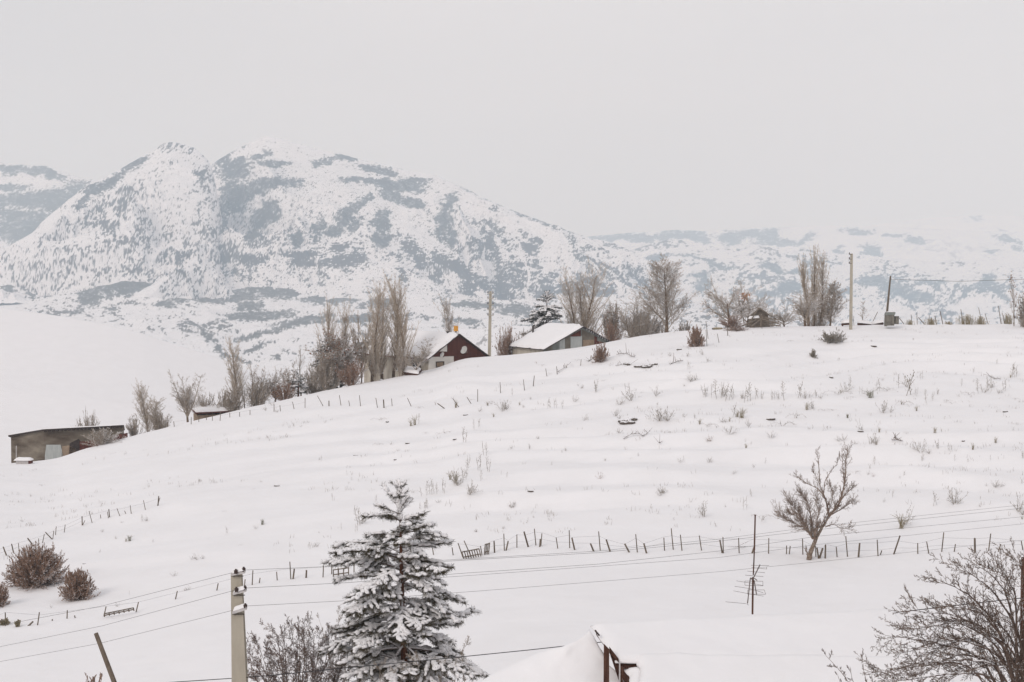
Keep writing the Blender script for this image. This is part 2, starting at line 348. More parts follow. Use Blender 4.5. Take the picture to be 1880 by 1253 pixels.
def rockM(px, py, q, X, D, n1):
    dif = py-(250+np.clip(px-490, 0, 900)*.30)
    flank = sst(px, 780, 900)*sst(py, 375, 430)*(1-sst(py, 560, 600)); low = sst(py, 380, 470)*(1-sst(py, 560, 600))
    str_ = ridg((px*.95-py*.6)/24+fbm(px/40, py/40, 2, 1)*1.1, (px*.6+py)/80, 4, 4)
    fine_ = fbm((px*.9-py*.5)/4.5, (px*.5+py)/2.2, 4, 6, .65); mot = fbm(px/22, py/13, 4, 6)
    bias = -.31+.30*low*sst(mot, -.25, .3)+.42*flank*sst(str_, -.05, .5)-.25*flank*(1-sst(str_, -.1, .3))-.5*(1-sst(dif, 4, 34))+.10*sst(mot, .1, .5)
    return sst(q*.75+bias+fine_*.85, .38, .72)*.85
layer('mountain', [(-300, 640), (150, 560), (300, 420), (370, 318), (395, 298), (440, 272), (470, 257), (490, 249), (515, 253), (540, 261), (590, 276), (640, 287), (700, 298), (760, 315), (800, 325), (850, 345), (900, 368), (950, 388), (1000, 406), (1050, 425), (1100, 441), (1150, 458), (1190, 480), (1230, 515), (1280, 560), (1350, 610), (1500, 680)],
      [(-300, 700), (150, 600), (600, 560), (1100, 585), (1500, 700)], 3150, 4300, M_mt, nt_=420, na=1500, amp=135, wl=360, px0=100, px1=1420, rockf=rockM, woods=woodsM, cliffs=cliffM, ridgeamp=.06, gam=.95, stretch=1.5, gull=.25)
# rocky summit in front of it on the left
def rockP(px, py, q, X, D, n1):
    mot = fbm(px/18, py/14, 4, 3); fine_ = fbm((px+py*.8)/3.2, (py-px*.8)/6.5, 4, 5, .65)
    rr = ell(px, py, [(318, 268, 26, 7, 8), (312, 270, 34, 12, 8), (345, 275, 26, 9, 20), (376, 330, 16, 30, -15), (220, 365, 46, 16, -35), (210, 395, 36, 20, -35), (190, 420, 40, 25), (250, 440, 60, 22), (330, 470, 60, 20), (375, 425, 25, 18), (150, 445, 30, 18), (290, 500, 80, 16), (210, 345, 30, 10, -40)], (mot*20, mot*14))
    return sst(q*.6-.13+.36*rr*sst(mot, -.5, .2)+.22*mot+fine_*.95, .36, .70)*.85
layer('mountain', [(-300, 600), (-60, 500), (20, 452), (60, 426), (80, 405), (115, 378), (150, 350), (180, 333), (210, 316), (235, 301), (265, 284), (288, 274), (296, 265), (312, 261), (328, 264), (340, 268), (358, 275), (372, 286), (384, 298), (392, 320), (398, 350), (404, 385), (412, 430), (440, 500), (520, 580), (600, 640)],
      [(-300, 640), (0, 560), (300, 580), (600, 660)], 3000, 3750, M_mt, nt_=340, na=800, amp=110, wl=230, px0=-200, px1=600, rockf=rockP, woods=[(196, 340, 34, 10, -36), (245, 303, 36, 8, -32), (150, 372, 20, 8, -40), (372, 322, 8, 16, 30), (165, 350, 30, 8, -38)], k=2, seedoff=11, gam=.9, ridgeamp=.10)
# wooded mountain at far left
layer('mountain', [(-900, 380), (-300, 330), (-100, 306), (0, 300), (40, 303), (90, 304), (120, 316), (145, 326), (170, 331), (200, 338), (240, 360), (300, 420), (400, 500)],
      [(-900, 600), (400, 600)], 4300, 5400, M_leftm, nt_=200, na=500, amp=70, wl=380, px0=-900, px1=400, woods=[(30, 312, 80, 9, 5), (90, 318, 36, 10, 25), (60, 365, 110, 16, -5), (20, 395, 60, 12), (120, 375, 60, 30), (60, 420, 90, 32), (20, 345, 40, 6), (150, 350, 30, 14, 20), (-60, 380, 60, 40)], dots=.8, ridgeamp=.12, seedoff=5)
# far hills on the right, three ranges deep
layer('hills', [(900, 520), (1050, 470), (1130, 464), (1180, 452), (1220, 443), (1250, 440), (1290, 450), (1340, 458), (1400, 455), (1500, 463), (1560, 470), (1700, 478), (1880, 470), (2400, 450)],
      [(900, 680), (2400, 680)], 3600, 6200, M_far, nt_=300, na=900, amp=90, wl=520, px0=900, px1=2500, dots=.95, ridgeamp=.15, seedoff=8, gam=1.1,
      woods=[(1205, 474, 28, 7, -12), (1260, 470, 26, 3), (1300, 480, 34, 5, 18), (1285, 503, 28, 5, -12), (1330, 489, 30, 4), (1420, 492, 30, 7, 15), (1470, 500, 40, 4), (1450, 530, 30, 14), (1410, 540, 26, 9, 10), (1540, 535, 30, 6), (1600, 515, 30, 12), (1640, 530, 36, 16, 15), (1690, 545, 36, 10, 10), (1720, 520, 20, 6),
             (1770, 540, 30, 7, -35), (1810, 520, 22, 16, -35), (1840, 545, 22, 8, 35), (1670, 565, 8, 6), (1760, 460, 20, 5), (1290, 520, 14, 20, 20), (1240, 585, 50, 10), (1290, 600, 40, 6), (1200, 560, 20, 8)])
layer('hills', [(900, 470), (1090, 433), (1150, 427), (1250, 421), (1290, 424), (1350, 419), (1430, 416), (1500, 415), (1600, 415), (1700, 420), (1800, 424), (2400, 430)],
      [(900, 560), (2400, 520)], 6400, 8600, M_far, nt_=200, na=900, amp=60, wl=800, px0=900, px1=2500, dots=.4, ridgeamp=.1, seedoff=21,
      woods=[(1110, 438, 60, 7), (1180, 437, 60, 9), (1250, 432, 60, 9), (1290, 440, 22, 8), (1345, 437, 26, 14), (1375, 430, 26, 11), (1410, 432, 22, 14), (1440, 445, 34, 7), (1480, 440, 26, 7, -38), (1420, 448, 40, 6), (1575, 425, 32, 5, 5), (1680, 442, 26, 6, 12), (1600, 462, 18, 14), (1540, 462, 10, 10), (1850, 440, 26, 6, 8), (1870, 457, 22, 4), (1820, 462, 20, 3, -8), (1640, 434, 20, 4)])
layer('hills', [(900, 470), (1400, 440), (1600, 414), (1700, 401), (1780, 396), (1880, 398), (2400, 385)],
      [(900, 560), (2400, 520)], 9500, 11500, M_far, nt_=120, na=400, amp=60, wl=900, px0=1200, px1=2500, dots=.4, ridgeamp=.1, seedoff=31, woods=[(1790, 400, 20, 3), (1860, 430, 30, 5, 12)])
# ------------------------------------------------------------------ object materials
M_conc = mat('weathered_concrete', (.36, .32, .26), .9, col2=(.44, .395, .32), vscale=3, stretch=(1, 1, .25), bump=.004)
M_conc2 = mat('pale_concrete', (.40, .36, .31), .9, col2=(.47, .43, .37), vscale=2, stretch=(1, 1, .3))
M_bark = mat('brown_bark', (.115, .075, .05), .9, col2=(.19, .14, .10), vscale=4, snow=.9, snowlo=.5)
M_barkred = mat('reddish_pine_bark', (.11, .045, .028), .9, col2=(.19, .085, .05), vscale=14, snow=.6, snowlo=.75)
M_twig = mat('frosted_twigs', (.26, .205, .16), .9, col2=(.42, .36, .30), vscale=2, snow=.95, snowlo=.30)
M_poplar = mat('poplar_twigs', (.34, .265, .20), .9, col2=(.50, .42, .335), vscale=1.5, snow=.9, snowlo=.5)
M_redtwig = mat('reddish_twigs', (.21, .125, .085), .9, col2=(.34, .225, .165), vscale=3, snow=.95, snowlo=.40)
M_dark = mat('dark_twigs', (.11, .075, .06), .9, col2=(.20, .15, .12), vscale=5, snow=.95, snowlo=.35)
M_leaf = mat('withered_leaves', (.16, .075, .04), .9, col2=(.26, .15, .10), vscale=2, snow=.9, snowlo=.55)
M_needle = mat('pine_needles', (.036, .029, .016), .8, col2=(.10, .08, .046), vscale=6, snow=.9, snowlo=.95)
M_needlefar = mat('frosted_needles', (.035, .040, .030), .85, col2=(.08, .075, .055), vscale=1, snow=.95, snowlo=.5)
M_weed = mat('dry_weed_stalks', (.19, .155, .12), .9, col2=(.32, .275, .22), vscale=4, snow=.9, snowlo=.4)
M_grass = mat('dry_grass', (.22, .18, .11), .9, col2=(.33, .27, .17), vscale=4, snow=.9, snowlo=.6)
M_green = mat('green_weed_leaves', (.14, .14, .09), .9, col2=(.25, .23, .16), vscale=6, snow=.9, snowlo=.6)
M_stone = mat('dark_stone', (.07, .055, .045), .9, col2=(.14, .11, .09), vscale=5, snow=1, snowlo=.5)
M_post = mat('weathered_posts', (.10, .075, .055), .9, col2=(.19, .15, .115), vscale=7, stretch=(1, 1, .15))
M_wire = mat('wire', (.10, .095, .09), .7)
M_cable = mat('black_cable', (.04, .038, .04), .7)
M_redwood = mat('red_brown_boards', (.06, .018, .012), .85, col2=(.115, .036, .022), vscale=2.2, stretch=(6, 6, .3))
M_darkwood = mat('dark_brown_timber', (.045, .018, .012), .85, col2=(.12, .055, .035), vscale=6, stretch=(3, 3, .25), bump=.006)
M_cream = mat('cream_plaster', (.38, .33, .27), .9, col2=(.55, .50, .42), vscale=1.3, stretch=(1, 1, .4), bump=.01)
M_white = mat('whitewashed_plaster', (.62, .59, .54), .9, col2=(.70, .67, .62), vscale=.9)
M_trim = mat('dark_trim', (.055, .04, .035), .8, var=.3)
M_glass = bpy.data.materials.new('window_glass'); M_glass.use_nodes = True
b_ = M_glass.node_tree.nodes['Principled BSDF']; b_.inputs['Base Color'].default_value = (.03, .028, .028, 1); b_.inputs['Roughness'].default_value = .15
M_tin = mat('grey_sheet_metal', (.17, .18, .165), .6, col2=(.27, .28, .25), vscale=1.2, stretch=(1, 1, .5), metallic=.2)
M_tinb = mat('brownish_sheet_metal', (.13, .105, .08), .7, col2=(.20, .18, .145), vscale=1.2)
M_tinp = mat('pale_blue_sheet', (.36, .38, .37), .6, col2=(.46, .47, .45), vscale=3, stretch=(3, 3, .4))
M_rust = mat('rusty_red_sheet', (.07, .02, .015), .85, col2=(.15, .055, .038), vscale=3, bump=.01)
M_rustt = mat('rusty_tank_metal', (.10, .085, .07), .75, col2=(.22, .20, .165), vscale=3, stretch=(1, 1, .5))
M_wallg = mat('stained_mud_wall', (.06, .038, .026), .95, col2=(.25, .215, .17), vscale=.42, stretch=(.5, .5, 1.6), bump=.02)
M_tan = mat('tan_mud_brick', (.22, .155, .105), .95, col2=(.34, .26, .19), vscale=1.5, bump=.02)
M_orange = mat('orange_flue_paint', (.62, .27, .03), .6, col2=(.70, .34, .06), vscale=3)
M_stonew = mat('rubble_stone', (.15, .09, .065), .95, col2=(.42, .36, .30), vscale=3, bump=.03)
M_dish = mat('dish_grey_paint', (.55, .54, .52), .5, var=.05)
M_plank = mat('grey_planks', (.12, .09, .065), .9, col2=(.24, .20, .16), vscale=3, stretch=(.4, 4, 4), snow=.9, snowlo=.7)
M_clay = mat('insulator_brown', (.05, .03, .025), .4)
M_ant = mat('antenna_metal', (.16, .13, .12), .6, var=.2)
M_pale = mat('pale_box_metal', (.50, .47, .46), .8, var=.08)
# ------------------------------------------------------------------ snow load on a roof plane
def snow_patch(b, P, th=.3, n=(24, 14), edge=.12, noise=.05, seed=0, mi=0, flr=0.0):
    """P: 4 corners ccw seen from above; rounded slab of snow lying on the patch"""
    P = [np.asarray(p, float) for p in P]; nu, nv = n
    u, v = np.meshgrid(np.linspace(0, 1, nu), np.linspace(0, 1, nv), indexing='ij')
    L = lambda k: P[0][k]*(1-u)*(1-v)+P[1][k]*u*(1-v)+P[2][k]*u*v+P[3][k]*(1-u)*v
    X, Y, Z = L(0), L(1), L(2)
    lu = np.linalg.norm(P[1]-P[0]); lv = np.linalg.norm(P[3]-P[0])
    du = np.minimum(u, 1-u)*lu; dv = np.minimum(v, 1-v)*lv
    pr = lambda d: np.sqrt(np.clip(1-(1-np.clip(d/max(edge*2.2, .01), 0, 1))**2, 0, 1))
    wob_ = edge*.35; X = X+fbm(Y*1.3+seed, Z*1.3, 3, 6)*wob_*4*(1-np.clip(du/.8, 0, 1)); Y = Y+fbm(X*1.1+seed, Z, 3, 7)*wob_*4*(1-np.clip(dv/.8, 0, 1))
    h = th*(flr+(1-flr)*pr(du)*pr(dv))*(1+noise*3*fbm(X*.6+seed, Y*.6, 3, 2))+noise*fbm(X*1.7+seed, Y*1.7, 2, 5)*(pr(du)*pr(dv))
    T = np.stack([X, Y, Z+h+.004], -1).reshape(-1, 3); B = np.stack([X, Y, Z], -1).reshape(-1, 3)
    i = np.arange(nu*nv).reshape(nu, nv)
    F = np.stack([i[:-1, :-1], i[1:, :-1], i[1:, 1:], i[:-1, 1:]], -1).reshape(-1, 4)
    m = len(T); rim = np.concatenate([i[:, 0], i[-1, 1:], i[::-1, -1][1:], i[0, ::-1][1:]])
    R = np.stack([rim[:-1]+m, rim[1:]+m, rim[1:], rim[:-1]], -1)
    b.add(np.concatenate([T, B]), np.concatenate([F, F[:, ::-1]+m, R]), mi)
def slab(b, P, th, mi=0):
    P = [np.asarray(p, float) for p in P]; dz = np.array((0, 0, th)); b.hexa([p-dz for p in P]+P, mi)
class Frame:
    def __init__(s, px, py_eave, D, ang):
        s.o = W(px, py_eave, D); s.D = D; s.u = np.array((cos(ang), sin(ang), 0)); s.v = np.array((-sin(ang), cos(ang), 0)); s.z = np.array((0, 0, 1.))
    def __call__(s, u, v, z): return s.o+s.u*u+s.v*v+s.z*z
    def solve_u(s, px, v=0):
        a = AS(px, 650)[0]; o = s.o+s.v*v; return (a*o[1]-o[0])/(s.u[0]-a*s.u[1])
    def solve_v(s, px, u=0):
        a = AS(px, 650)[0]; o = s.o+s.u*u; return (a*o[1]-o[0])/(s.v[0]-a*s.v[1])
    def zat(s, py, u=0, v=0):
        p = s.o+s.u*u+s.v*v; return AS(CX, py)[1]*p[1]-s.o[2]
def wallbox(b, F, u0, u1, v0, v1, z0, z1, mi=0):
    b.hexa([F(u, v, z) for z in (z0, z1) for u, v in ((u0, v0), (u1, v0), (u1, v1), (u0, v1))], mi)
def part(name, m, parent, *fns, smooth=False, label=None):
    b = MB()
    for f in fns: f(b)
    o = b.build(name, m, parent, smooth=smooth)
    if label: o['label'] = label
    return o
# ------------------------------------------------------------------ house with the red gable
F = Frame(788, 655, 180, radians(35)); Wd = 7.78; Ln = 15.0
zp = F.zat(613, Wd/2, 0); zb = -5.2
H = empty('house', F(Wd/2, Ln/2, zb), 'cream walled house with red-brown boarded gable, snowy roof and orange topped flue, behind the crest', 'house')
part('wall', [M_cream, M_white], H, lambda b: (wallbox(b, F, 0, .22, .25, Ln, zb, -.05), wallbox(b, F, .22, Wd-.22, 0, .22, zb, -.05, 1), wallbox(b, F, Wd-.22, Wd, .23, Ln, zb, -.05), wallbox(b, F, .23, Wd-.23, Ln-.22, Ln, zb, -.05), wallbox(b, F, 0, .22, 0, .25, zb, -.05, 1)))
def gable(b, F, w, v, z0, zt, th=.12, inset=0):
    A = [F(inset, v, z0), F(w-inset, v, z0), F(w/2, v, zt)]; B = [p+F.v*th for p in A]
    b.add(A+B, [[0, 1, 2], [5, 4, 3]]); b.add(A+B, [[1, 0, 3, 4], [2, 1, 4, 5], [0, 2, 5, 3]])
g = part('gable', M_redwood, H, lambda b: (gable(b, F, Wd, -.06, -.05, zp-.1), wallbox(b, F, Wd*.43, Wd, -.07, .0, -.75, -.055)))
us, ue = F.solve_u(806), F.solve_u(820)
part('panel', M_white, g, lambda b: b.add([F(us, -.09, .55), F(ue, -.09, .5), F(ue, -.09, 1.75), F(ue-.1, -.075, .5), F(us, -.075, .55)], [[0, 1, 2], [0, 2, 4]]), label='white triangular board in the red gable')
ov = .5
def roofpts(F, w, L, zp_, zr, ovh=.45, side=0, ov_=.5):
    k = (zp_-zr)/(w/2)
    if side == 0: return [F(-ov_, -ovh, zr-k*ov_), F(w/2, -ovh, zp_), F(w/2, L+ovh, zp_), F(-ov_, L+ovh, zr-k*ov_)]
    return [F(w/2, -ovh, zp_), F(w+ov_, -ovh, zr-k*ov_), F(w+ov_, L+ovh, zr-k*ov_), F(w/2, L+ovh, zp_)]
rf = part('roof', M_trim, H, lambda b: (slab(b, roofpts(F, Wd, Ln, zp, .02), .12), slab(b, roofpts(F, Wd, Ln, zp, .02, side=1), .125)))
part('snow', M_snowfine, rf, lambda b: (snow_patch(b, roofpts(F, Wd, Ln, zp, .02, .42, ov_=.5), .27, seed=1), snow_patch(b, roofpts(F, Wd, Ln, zp, .02, .42, 1, .5), .22, seed=2)), smooth=True)
part('foundation', M_stonew, H, lambda b: wallbox(b, F, -.12, .0, .3, Ln+.1, zb-1.5, zb+1.35), label='rubble stone footing below the cream wall')
def window(F, side, p0, p1, q0, q1, parent, panes=1, m=M_glass, fr=M_trim):
    if side == 'v':
        a, c = sorted((F.solve_v(p0), F.solve_v(p1))); zz = [F.zat(q, 0, (a+c)/2) for q in (q1, q0)]
        bx = lambda b, a0, c0, z0, z1, d0, d1: wallbox(b, F, -d1, -d0, a0, c0, z0, z1)
    else:
        a, c = sorted((F.solve_u(p0), F.solve_u(p1))); zz = [F.zat(q, (a+c)/2, 0) for q in (q1, q0)]
        bx = lambda b, a0, c0, z0, z1, d0, d1: wallbox(b, F, a0, c0, -d1, -d0, z0, z1)
    t = .09
    wdw = part('window', m, parent, lambda b: bx(b, a+t, c-t, zz[0]+t, zz[1]-t, -.03, .02))
    def frm(b):
        bx(b, a, c, zz[0], zz[0]+t, -.02, .07); bx(b, a, c, zz[1]-t, zz[1], -.02, .07)
        bx(b, a, a+t, zz[0]+t, zz[1]-t, -.02, .07); bx(b, c-t, c, zz[0]+t, zz[1]-t, -.02, .07)
        for i in range(1, panes):
            q = a+(c-a)*i/panes; bx(b, q-.04, q+.04, zz[0]+t, zz[1]-t, .021, .06)
        if panes > 1: q = zz[0]+(zz[1]-zz[0])*.62; bx(b, a+t, c-t, q-.03, q+.03, .021, .055)
    part('frame', fr, wdw, frm)
    return wdw
window(F, 'v', 678, 690, 661, 680, H, 3); window(F, 'v', 725, 731, 666, 681, H, 1, fr=M_dish); window(F, 'v', 758, 772, 662, 683, H, 2)
window(F, 'u', 800, 815, 664, 675, H, 1, m=M_tan)
part('fascia', M_rust, H, lambda b: wallbox(b, F, -.62, -.5, -.3, Ln+.9, -.42, -.22))
def dish(px, py, D, r, name='satellite_dish', tilt=25, yaw=20, parent=None, pole=.6):
    c = W(px, py, D); V = []; n = 18; k = 5; ca, sa = cos(radians(tilt)), sin(radians(tilt)); cy, sy = cos(radians(yaw)), sin(radians(yaw))
    for i in range(k+1):
        for j in range(n):
            rr = r*i/k; x = rr*cos(2*pi*j/n); z = rr*sin(2*pi*j/n)*1.05; y = .25*(rr*rr)/r*-1+.12*r
            y, z = y*ca-z*sa*-1, z*ca-y*sa; x, y = x*cy-y*sy, x*sy+y*cy
            V.append(c+np.array((x, y, z)))
    Fq = [[i*n+j, i*n+(j+1) % n, (i+1)*n+(j+1) % n, (i+1)*n+j] for i in range(k) for j in range(n)]
    b = MB(); b.add(V, Fq); V2 = [p+np.array((0, .03, 0)) for p in V]; b.add(V2, [q[::-1] for q in Fq])
    return b, c
def make_dish(px, py, D, r, label, yaw, mount):
    b, c = dish(px, py, D, r, yaw=yaw)
    E = empty('satellite_dish', c, label, 'satellite dish', 'satellite dishes on the gabled house')
    b.build('reflector', M_dish, E, smooth=True)
    part('arm', M_ant, E, lambda b: (b.tube(c+np.array((.1, -.05, -r*.9)), c+np.array((r*.75, -r*1.0, -r*.55)), .03, n=6), b.tube(c+np.array((r*.7, -r*.9, -r*.6)), c+np.array((r*.85, -r*.85, -r*.35)), .06, n=8)))
    part('bracket', M_ant, E, lambda b: b.tube(c+np.array((0, .05, -.1)), mount, .04, n=6))
m1 = F(F.solve_u(853), -.05, F.zat(650, 3)); make_dish(852, 643, m1[1]-.5, .46, 'large satellite dish on the red-brown gable boards', -35, m1)
m2 = F(F.solve_u(813), -.05, F.zat(655, 2)); make_dish(812, 652, m2[1]-.5, .30, 'smaller satellite dish low at the left eave of the gabled house', -40, m2)
cpt = F(Wd*.32, 2.5, zp-1.0)
D0 = cpt[1]; q0 = W(837, 616, D0+1.5)
part('chimney', M_orange, H, lambda b: b.box(W(837, 603.5, q0[1]), (.5, 0, 0), (0, .5, 0), (0, 0, .62)), lambda b: None, label='orange flue top on a thin pipe')
part('pipe', M_tin, H, lambda b: b.tube(W(837, 618, q0[1]), W(837, 608, q0[1]), .10, n=8))
part('vent', M_trim, H, lambda b: (b.tube(W(822, 616, D0), W(822, 610, D0), .13, n=8), b.tube(W(822, 610, D0), W(822, 608.8, D0), .22, n=8)))
# snow-covered lean-to in front of the cream wall
Lt = empty('lean_to', W(760, 688, 176), 'low lean-to roof heaped with snow against the cream wall', 'shed')
Q = [W(742, 683, 176.5), W(766, 687, 174.5), W(775, 678, 177.2), W(747, 675, 179)]
part('roof', M_darkwood, Lt, lambda b: slab(b, Q, .22)); part('snow', M_snowfine, Lt, lambda b: snow_patch(b, Q, .25, edge=.2), smooth=True)
part('wall', M_darkwood, Lt, lambda b: b.hexa([q+np.array((0, 0, dz)) for dz in (-1.6, -.23) for q in (Q[0]+.1, Q[1]-np.array((.15, -.1, 0)), Q[2]-np.array((.2, .1, 0)), Q[3]+np.array((.1, -.1, 0)))]))
# ------------------------------------------------------------------ barn of patched sheets
F = Frame(998, 641, 184, radians(24)); Wb = 2*F.solve_u(1068); zp = F.zat(599, Wb/2, 0); Lb = -F.solve_v(940)*-1; zb = -3.0
B = empty('barn', F(Wb/2, Lb/2, zb), 'snow-roofed barn whose gable is patched from grey and brown metal sheets', 'barn')
part('wall', M_cream, B, lambda b: (wallbox(b, F, .1, .3, .1, Lb, zb, -.05), wallbox(b, F, Wb-.3, Wb-.1, .1, Lb, zb, -.05), wallbox(b, F, .3, Wb-.3, Lb-.2, Lb, zb, -.05)))
part('gable', M_tin, B, lambda b: (gable(b, F, Wb, 0, -.02, zp-.12), wallbox(b, F, .0, Wb, .0, .12, zb, -.02)))
def sheet(us, ztop, zbot, m, d=.05, lab=None):
    u0, u1 = F.solve_u(us[0]), F.solve_u(us[1])
    def roofz(u): return (zp-.3)*(1-abs(u-Wb/2)/(Wb/2))-.1
    z0 = [min(roofz(u0), ztop), min(roofz(u1), ztop)]
    part('sheet', m, B, lambda b: b.hexa([F(u0, -d, zbot), F(u1, -d, zbot), F(u1, -.005, zbot), F(u0, -.005, zbot), F(u0, -d, z0[0]), F(u1, -d, z0[1]), F(u1, -.005, z0[1]), F(u0, -.005, z0[0])]), label=lab)
sheet((1002, 1014), 9, -2, M_tinb); sheet((1014, 1027), 9, -2, M_tin, .06); sheet((1027, 1037), 9, -2, M_tinp, .05); sheet((1037, 1047), 9, -2, M_tinb, .07); sheet((1047, 1068), F.zat(617, 5), -2, M_tinp, .055)
sheet((1043, 1066), 9, F.zat(618, 5), M_rust, .06, 'rusty red sheet under the ridge'); sheet((1068, 1091), 9, -2, M_tinb, .05); sheet((1091, 1096), 9, -2, M_rust, .07); sheet((1096, 1116), 9, -2, M_tin, .05); sheet((1070, 1090), F.zat(624, 7), -2, M_tan, .09); sheet((1116, 1136), 9, -2, M_rust, .05); sheet((1096, 1122), F.zat(626, 8), -2, M_rust, .09)
rf = part('roof', M_trim, B, lambda b: (slab(b, roofpts(F, Wb, Lb, zp, .1, .6, ov_=.3), .1), slab(b, roofpts(F, Wb, Lb, zp, .1, .6, 1, .3), .105)))
part('snow', M_snowfine, rf, lambda b: (snow_patch(b, roofpts(F, Wb, Lb, zp, .1, .55, ov_=.3), .3, seed=5, noise=.07), snow_patch(b, roofpts(F, Wb, Lb, zp, .1, .55, 1, .3), .10, seed=6)), smooth=True)
[part('icicle', M_snowfine, rf, lambda b: b.tube(F(u, -.55, .1+(zp-.1)*(1-abs(u-Wb/2)/(Wb/2))-.1), F(u, -.55, .1+(zp-.1)*(1-abs(u-Wb/2)/(Wb/2))-.1-.12-.2*random.Random(int(u*90)).random()), .03, .004, n=5)) for u in np.arange(Wb*.54, Wb*.98, .3)]
fp = F(2.4, Lb*.9, 1.5); part('flue', M_trim, B, lambda b: b.tube(fp-np.array((0, 0, .6)), fp+np.array((0, 0, .9)), .12, n=8))
# ------------------------------------------------------------------ long byre at the left edge
F = Frame(80, 788, 158, radians(16)); uR = F.solve_u(226); zr = F.zat(780, uR)
a0 = AS(20, 800)[0]; L0 = W(20, 799, 161.0)
LS = empty('byre', F(3, 2, -5), 'long low byre with stained grey walls and a thin snowy roof at the left edge', 'shed')
Lc = np.array((L0[0], L0[1], 0)); Cc = F(0, 0, 0)*np.array((1, 1, 0)); Rc = F(uR, 0, 0)*np.array((1, 1, 0))
z_l, z_c, z_r = L0[2], F.o[2], F(0, 0, zr)[2]
def wall2(b, P, Q_, z0, zt0, zt1, th=.3, z1=None):
    P = np.asarray(P); Q_ = np.asarray(Q_); d = Q_-P; d /= np.linalg.norm(d); nrm = np.array((-d[1], d[0], 0))*th
    lo = np.array((0, 0, z0)); lo1 = np.array((0, 0, z0 if z1 is None else z1))
    b.hexa([P+lo, Q_+lo1, Q_+nrm+lo1, P+nrm+lo, P+np.array((0, 0, zt0)), Q_+np.array((0, 0, zt1)), Q_+nrm+np.array((0, 0, zt1)), P+nrm+np.array((0, 0, zt0))])
part('wall', M_wallg, LS, lambda b: (wall2(b, Lc, Cc, z_c-5, z_l-.15, z_c-.12), wall2(b, Cc, Rc, z_c-5, z_c-.12, z_r-.12)))
bk = np.array((-2.0, 8.5, 0))
Rt = [[Lc+np.array((-.2, -.25, z_l)), Cc+np.array((0, -.35, z_c)), Cc+bk+np.array((0, 0, z_c-1.3)), Lc+bk+np.array((0, 0, z_l-1.3))], [Cc+np.array((0, -.35, z_c)), Rc+np.array((.1, -.35, z_r)), Rc+bk+np.array((0, 0, z_r-1.3)), Cc+bk+np.array((0, 0, z_c-1.3))]]
rf = part('roof', M_trim, LS, lambda b: [slab(b, q, .14) for q in Rt])
part('snow', M_snowfine, rf, lambda b: [snow_patch(b, q, .13, edge=.05, noise=.03) for q in Rt], smooth=True)
[part('rafter_end', M_trim, LS, lambda b: b.box(Cc+(Rc-Cc)*t+np.array((0, -.25, z_c+(z_r-z_c)*t-.22)), (.16, 0, 0), (0, .4, 0), (0, 0, .12))) for t in np.linspace(.03, .97, 20)]
def onwall(px, py, off=-.05):
    u = F.solve_u(px, 0); p = F(u, off, 0); return np.array((p[0], p[1], AS(px, py)[1]*p[1]))
def flat(b, pts, th=.05):
    P = [onwall(*p) for p in pts]; n = len(P); Q_ = [p+F.v*th for p in P]
    b.add(P+Q_, [list(range(n)), list(range(2*n-1, n-1, -1))]); b.add(P+Q_, [[(i+1) % n, i, i+n, (i+1) % n+n] for i in range(n)])
part('panel', M_tinp, LS, lambda b: flat(b, [(80, 846), (80, 836), (83, 817), (109, 817), (116, 846)]), label='pale grey sheet leaning on the wall')
part('brushwood', M_tan, LS, lambda b: flat(b, [(110, 846), (112, 820), (124, 818), (137, 824), (140, 838)], .12), label='tan bundle beside the pale sheet')
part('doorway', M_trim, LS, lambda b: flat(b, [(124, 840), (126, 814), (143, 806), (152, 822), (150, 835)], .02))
def rl(b, P):
    for (x0, y0), (x1, y1), m_ in P:
        A = onwall(x0, y0, -.5); C = onwall(x1, y1, -.5); d = np.array((0, 0, 1.4)); n = np.array((0, -.08, 0))
        b.hexa([A-d, C-d, C-d-n, A-d-n, A, C, C-n, A-n])
part('cladding', M_rust, LS, lambda b: rl(b, [((144, 811), (160, 811), 0), ((161, 810), (181, 808), 0), ((186, 812), (204, 806), 0), ((205, 801), (222, 797), 0), ((223, 797), (232, 795), 0)]), label='rusty red sheets along the foot of the wall')
part('corner_post', M_pale, LS, lambda b: b.tube(W(30, 842, 158.5), W(30, 819, 158.5), .05, n=6))
# low box in front of the byre
bq = hit(43, 852)[0]+np.array((0, 0, .17)); T = empty('crate', bq, 'pale box half buried in snow at the foot of the long byre', 'box')
part('body', [M_pale, M_rust], T, lambda b: (b.box(bq, (1.15, 0, 0), (0, .8, 0), (0, 0, .34)), b.box(bq+np.array((.68, 0, .0)), (.2, 0, 0), (0, .78, 0), (0, 0, .30), 1)))
part('snow', M_snowfine, T, lambda b: snow_patch(b, [bq+np.array(q) for q in ((-.75, -.5, .17), (.85, -.5, .17), (.85, .5, .17), (-.75, .5, .17))], .26, edge=.15), smooth=True)
